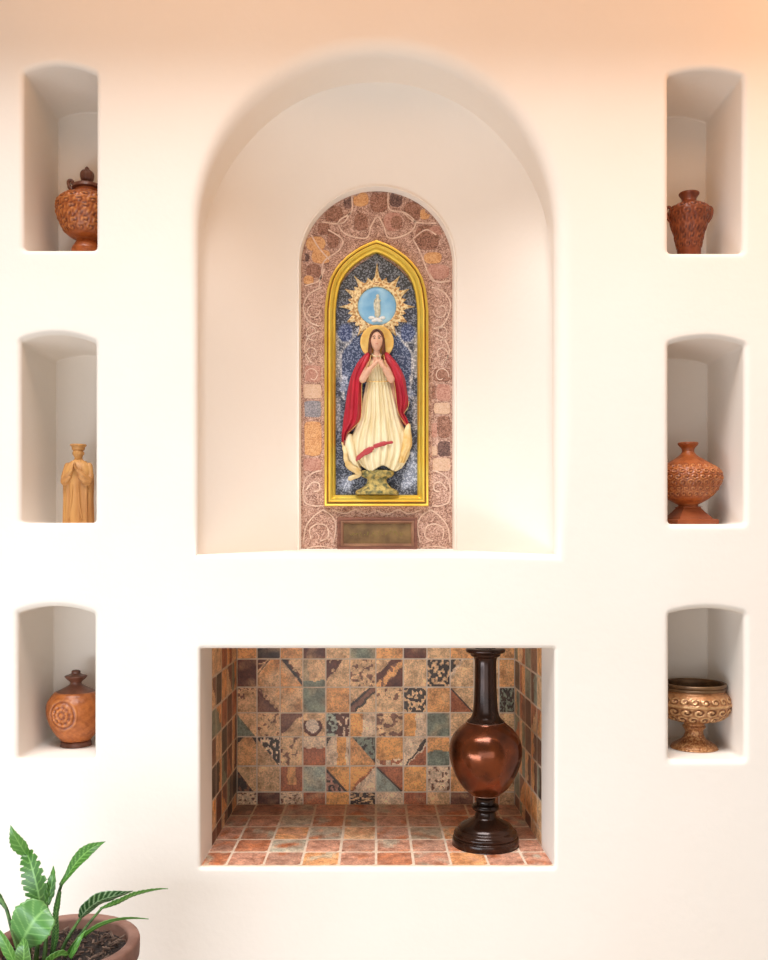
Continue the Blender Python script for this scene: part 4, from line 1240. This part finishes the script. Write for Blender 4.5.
# soil with bark chips
V = []; F = []
NS = 40
V.append((pc.x, pc.y, h-.028))
rngs = 14; RS = PR-.031
for j in range(1, rngs+1):
    for i in range(NS):
        a = 2*PI*i/NS; r_ = RS*j/rngs
        x, y = pc.x+r_*math.cos(a), pc.y+r_*math.sin(a)
        V.append((x, y, h-.034+.008*mn.noise(Vector((x*40, y*40, 0)))+.005*(1-j/rngs)))
for i in range(NS): F.append((0, 1+i, 1+(i+1) % NS))
for j in range(rngs-1):
    for i in range(NS):
        F.append((1+j*NS+i, 1+(j+1)*NS+i, 1+(j+1)*NS+(i+1) % NS, 1+j*NS+(i+1) % NS))
soil = obj('soil', V, F, mat('soil', (.010, .006, .005), rough=.95, col2=(.035, .020, .014), cscale=60, bump=1, bscale=90), plant)
rn = random.Random(9); chips = []
for i in range(230):
    a = rn.uniform(0, 2*PI); r_ = RS*math.sqrt(rn.random())*.95
    x, y = pc.x+r_*math.cos(a), pc.y+r_*math.sin(a)
    d_ = Vector((rn.uniform(-1, 1), rn.uniform(-1, 1), rn.uniform(-.3, .5))).normalized()*rn.uniform(.004, .012)
    p = Vector((x, y, h-.027+.006*rn.random()))
    chips.append(tube_data([p-d_, p+d_], [rn.uniform(.0015, .004)]*2, 5, flat=.5, cap=False))
ch = obj('bark_chips', *join(*chips), mat('bark', (.05, .025, .017), rough=.9, col2=(.22, .14, .10), cscale=50), soil, smooth=False)
ch['kind'] = 'stuff'

M_leaf = mat('leaf', (1, 1, 1), rough=.38, attr='Col', col2=(.7, .8, .6), cscale=30, lo=.4, hi=.7)
M_leaf.node_tree.nodes['Principled BSDF'].inputs['Subsurface Weight'].default_value = .0
M_stem = mat('stem', (.10, .20, .04), rough=.5, col2=(.035, .075, .02), cscale=60)
def LP(x, y, off=0): return W(x, y, dp+off)       # x,y photo px; off metres towards (+) the wall
def leaf(pts, widths, out, fold=.25, teeth=9, tooth=.12, veins=9, base=(.10, .30, .03), vein=(.42, .62, .22), vth=.16, notch=0, NL=56, flip=0, curl=0):
    """pts: centreline (x,y,off) photo px; widths px half-width along t; out: side direction"""
    cl = [LP(*p) for p in catmull([tuple(p) for p in pts], 12)]
    n = NL
    acc = [0]
    for a_, b_ in zip(cl, cl[1:]): acc.append(acc[-1]+(b_-a_).length)
    def at(t):
        d_ = t*acc[-1]
        for i in range(len(cl)-1):
            if d_ <= acc[i+1]: return cl[i].lerp(cl[i+1], (d_-acc[i])/max(1e-9, acc[i+1]-acc[i]))
        return cl[-1]
    def at_index(t):
        f = t*(len(cl)-1); i = min(int(f), len(cl)-2); return cl[i].lerp(cl[i+1], f-i)
    V = []; C = []; F = []
    NW = 16
    o_ = Vector(out).normalized()
    for j in range(n+1):
        t = j/n
        p = at(t); tg = (at(min(1, t+.02))-at(max(0, t-.02))).normalized()
        sd_ = (o_-tg*o_.dot(tg)).normalized(); nr = sd_.cross(tg).normalized()
        wl = interp(widths, t)*kp
        for i in range(NW+1):
            v = -1+2*i/NW
            ww = wl
            e = abs(v)
            if teeth:
                ph = (t*teeth) % 1
                ww *= 1-tooth*ph*e
                if notch: ww *= 1-notch*(1 if ph > .72 else 0)*e
            sw = e*e*.04
            q = p+sd_*v*ww+nr*(e*fold*ww)+nr*curl*ww*math.sin(t*PI*2)*v+tg*e*ww*.35
            V.append(q)
            c_ = base
            if e < .09: c_ = vein
            else:
                fr = (t*veins-e*.9) % 1
                if fr < vth: c_ = lerp3(base, vein, .75)
                elif e > .92: c_ = lerp3(base, vein, .35)
            C.append(c_)
    m = NW+1
    for j in range(n):
        for i in range(NW): F.append((j*m+i, j*m+i+1, (j+1)*m+i+1, (j+1)*m+i))
    o = obj('leaf', V, F, M_leaf, plant, cols=C)
    s_ = o.modifiers.new('solid', 'SOLIDIFY'); s_.thickness = .0009; s_.offset = 0
    return o
def stem(pts, r0=2.0, r1=1.0):
    cl = [LP(*p) for p in catmull(pts, 6)]
    n = len(cl)
    obj('stem', *tube_data(cl, [kp*(r0+(r1-r0)*i/(n-1)) for i in range(n)], 10), M_stem, plant)
G1 = (.045, .14, .016); G2 = (.07, .20, .025); GD = (.02, .07, .015); VN = (.20, .38, .09); VW = (.36, .50, .27)
# tall notched leaf, lower section and its bent tip
leaf([(41, 912, -.02), (38.5, 893, -.03), (34, 874, -.03), (29, 858, -.02), (25.5, 853, -.01)], [(0, 5), (.15, 12.5), (.45, 14), (.75, 11), (.92, 7), (1, 2)], (1, -.15, 0), teeth=9, tooth=.10, notch=.28, veins=9, base=G1, vein=VN)
leaf([(28, 857, -.01), (21, 846, -.02), (14, 834, -.03), (10.5, 825, -.03)], [(0, 3), (.15, 7.5), (.35, 9.8), (.6, 7), (.82, 3), (1, .1)], (1, -.2, .4), teeth=8, tooth=.16, veins=6, base=G2, vein=VN)
leaf([(47, 905, -.04), (50.5, 890, -.04), (53, 876, -.04), (53.4, 866, -.03)], [(0, 3), (.3, 6.5), (.6, 5), (1, .4)], (1, -.2, 0), teeth=5, tooth=.2, veins=5, base=G1, vein=VN)
# leaf rising to the right
leaf([(60, 886, -.02), (68, 875, -.02), (77, 862, -.01), (88, 851, 0), (99, 844.5, .01), (105.5, 841.5, .01)], [(0, 2), (.2, 3.6), (.42, 6.6), (.58, 7.6), (.74, 5.6), (.88, 2.4), (1, .1)], (.6, -.5, -.7), teeth=14, tooth=.1, veins=12, base=G1, vein=VN, vth=.22)
stem([(53, 952, -.02), (54, 925, -.02), (57, 900, -.02), (62, 883, -.02)], 2.2, 1.4)
leaf([(52, 955, -.04), (56, 935, -.05), (56, 915, -.05), (60, 892, -.03)], [(0, 2.5), (.4, 4), (.8, 3.5), (1, 2)], (1, -.2, 0), teeth=20, tooth=.25, veins=20, base=GD, vein=VN, vth=.3)
# broad striped leaf reaching right, with long tip
leaf([(80, 918, -.04), (88, 909, -.05), (99, 901, -.05), (112, 896.5, -.05), (125, 893.5, -.04), (133, 891, -.03)], [(0, 2.5), (.15, 7.5), (.4, 10), (.62, 7.5), (.8, 4), (1, .3)], (.25, -.6, 1), teeth=12, tooth=.08, veins=12, base=GD, vein=VW, vth=.3)
leaf([(100, 909, -.06), (118, 902, -.06), (133, 895, -.05), (148, 891, -.04), (160, 889, -.03), (168, 888.8, -.03)], [(0, 1.5), (.2, 4), (.5, 3.4), (.75, 2), (1, .4)], (.15, -.5, 1), teeth=16, tooth=.3, veins=16, base=G1, vein=VN, vth=.25)
stem([(60, 954, -.03), (68, 938, -.04), (76, 925, -.04), (82, 916, -.04)], 2.0, 1.3)
stem([(66, 956, -.05), (78, 938, -.05), (90, 922, -.055), (102, 908, -.06)], 1.6, 1.2)
# narrow leaf arching low to the right
leaf([(66, 956, -.08), (78, 941, -.10), (95, 928, -.11), (112, 921, -.11), (128, 918.5, -.10), (141, 918.5, -.09), (148.5, 919, -.09)], [(0, 1.6), (.25, 2.6), (.55, 3), (.8, 1.8), (1, .4)], (.2, -.6, 1), teeth=16, tooth=.18, veins=0, base=G1, vein=VN)
leaf([(70, 958, -.10), (76, 947, -.11), (82, 936, -.11), (86, 930, -.10)], [(0, 2), (.4, 3), (.8, 2), (1, .5)], (1, -.4, .3), teeth=6, tooth=.15, veins=6, base=G2, vein=VN)
# broad pale leaf facing the viewer
leaf([(20, 950, -.10), (25, 936, -.12), (33, 922, -.13), (42, 912, -.12), (48, 908, -.11)], [(0, 2), (.12, 9), (.35, 19), (.6, 22), (.82, 17), (.94, 8), (1, 1)], (.8, -.15, -.55), teeth=12, tooth=.06, veins=7, base=(.085, .22, .05), vein=(.23, .42, .13), vth=.12, fold=.1)
stem([(13, 962, -.10), (16, 955, -.10), (20, 948, -.10)], 1.5, 1.2)
leaf([(16, 966, -.12), (9, 950, -.13), (2, 937, -.13), (-6, 925, -.12)], [(0, 4), (.3, 7), (.6, 6), (1, .5)], (1, -.3, .4), teeth=8, tooth=.08, veins=8, base=G2, vein=VN)
leaf([(22, 968, -.14), (24, 956, -.15), (24, 946, -.15), (23, 938, -.14)], [(0, 6), (.4, 9), (.75, 6), (1, .6)], (1, -.3, .2), teeth=8, tooth=.06, veins=8, base=(.06, .15, .025), vein=VN)
leaf([(46, 968, -.14), (52, 960, -.15), (60, 955, -.15), (68, 955, -.14)], [(0, 3), (.4, 7), (.75, 6), (1, .6)], (.5, -.6, .9), teeth=8, tooth=.06, veins=8, base=G1, vein=VN)
stem([(36, 962, -.06), (38, 940, -.06), (40, 922, -.05), (41, 910, -.03)], 2.4, 1.6)
stem([(44, 962, -.06), (46, 940, -.05), (46.5, 920, -.05), (47, 903, -.04)], 2.2, 1.4)
stem([(28, 964, -.03), (30, 945, -.03), (33, 925, -.03)], 2.2, 1.6)
stem([(-14, 880, -.05), (-4, 893, -.05), (6, 908, -.06), (12, 930, -.06), (18, 950, -.05)], 1.4, 2.0)
leaf([(8, 912, -.06), (2, 901, -.05), (-6, 889, -.04), (-12, 880, -.04)], [(0, 1), (.4, 4), (.8, 3), (1, .4)], (1, -.3, .2), teeth=8, tooth=.1, veins=8, base=GD, vein=VN)
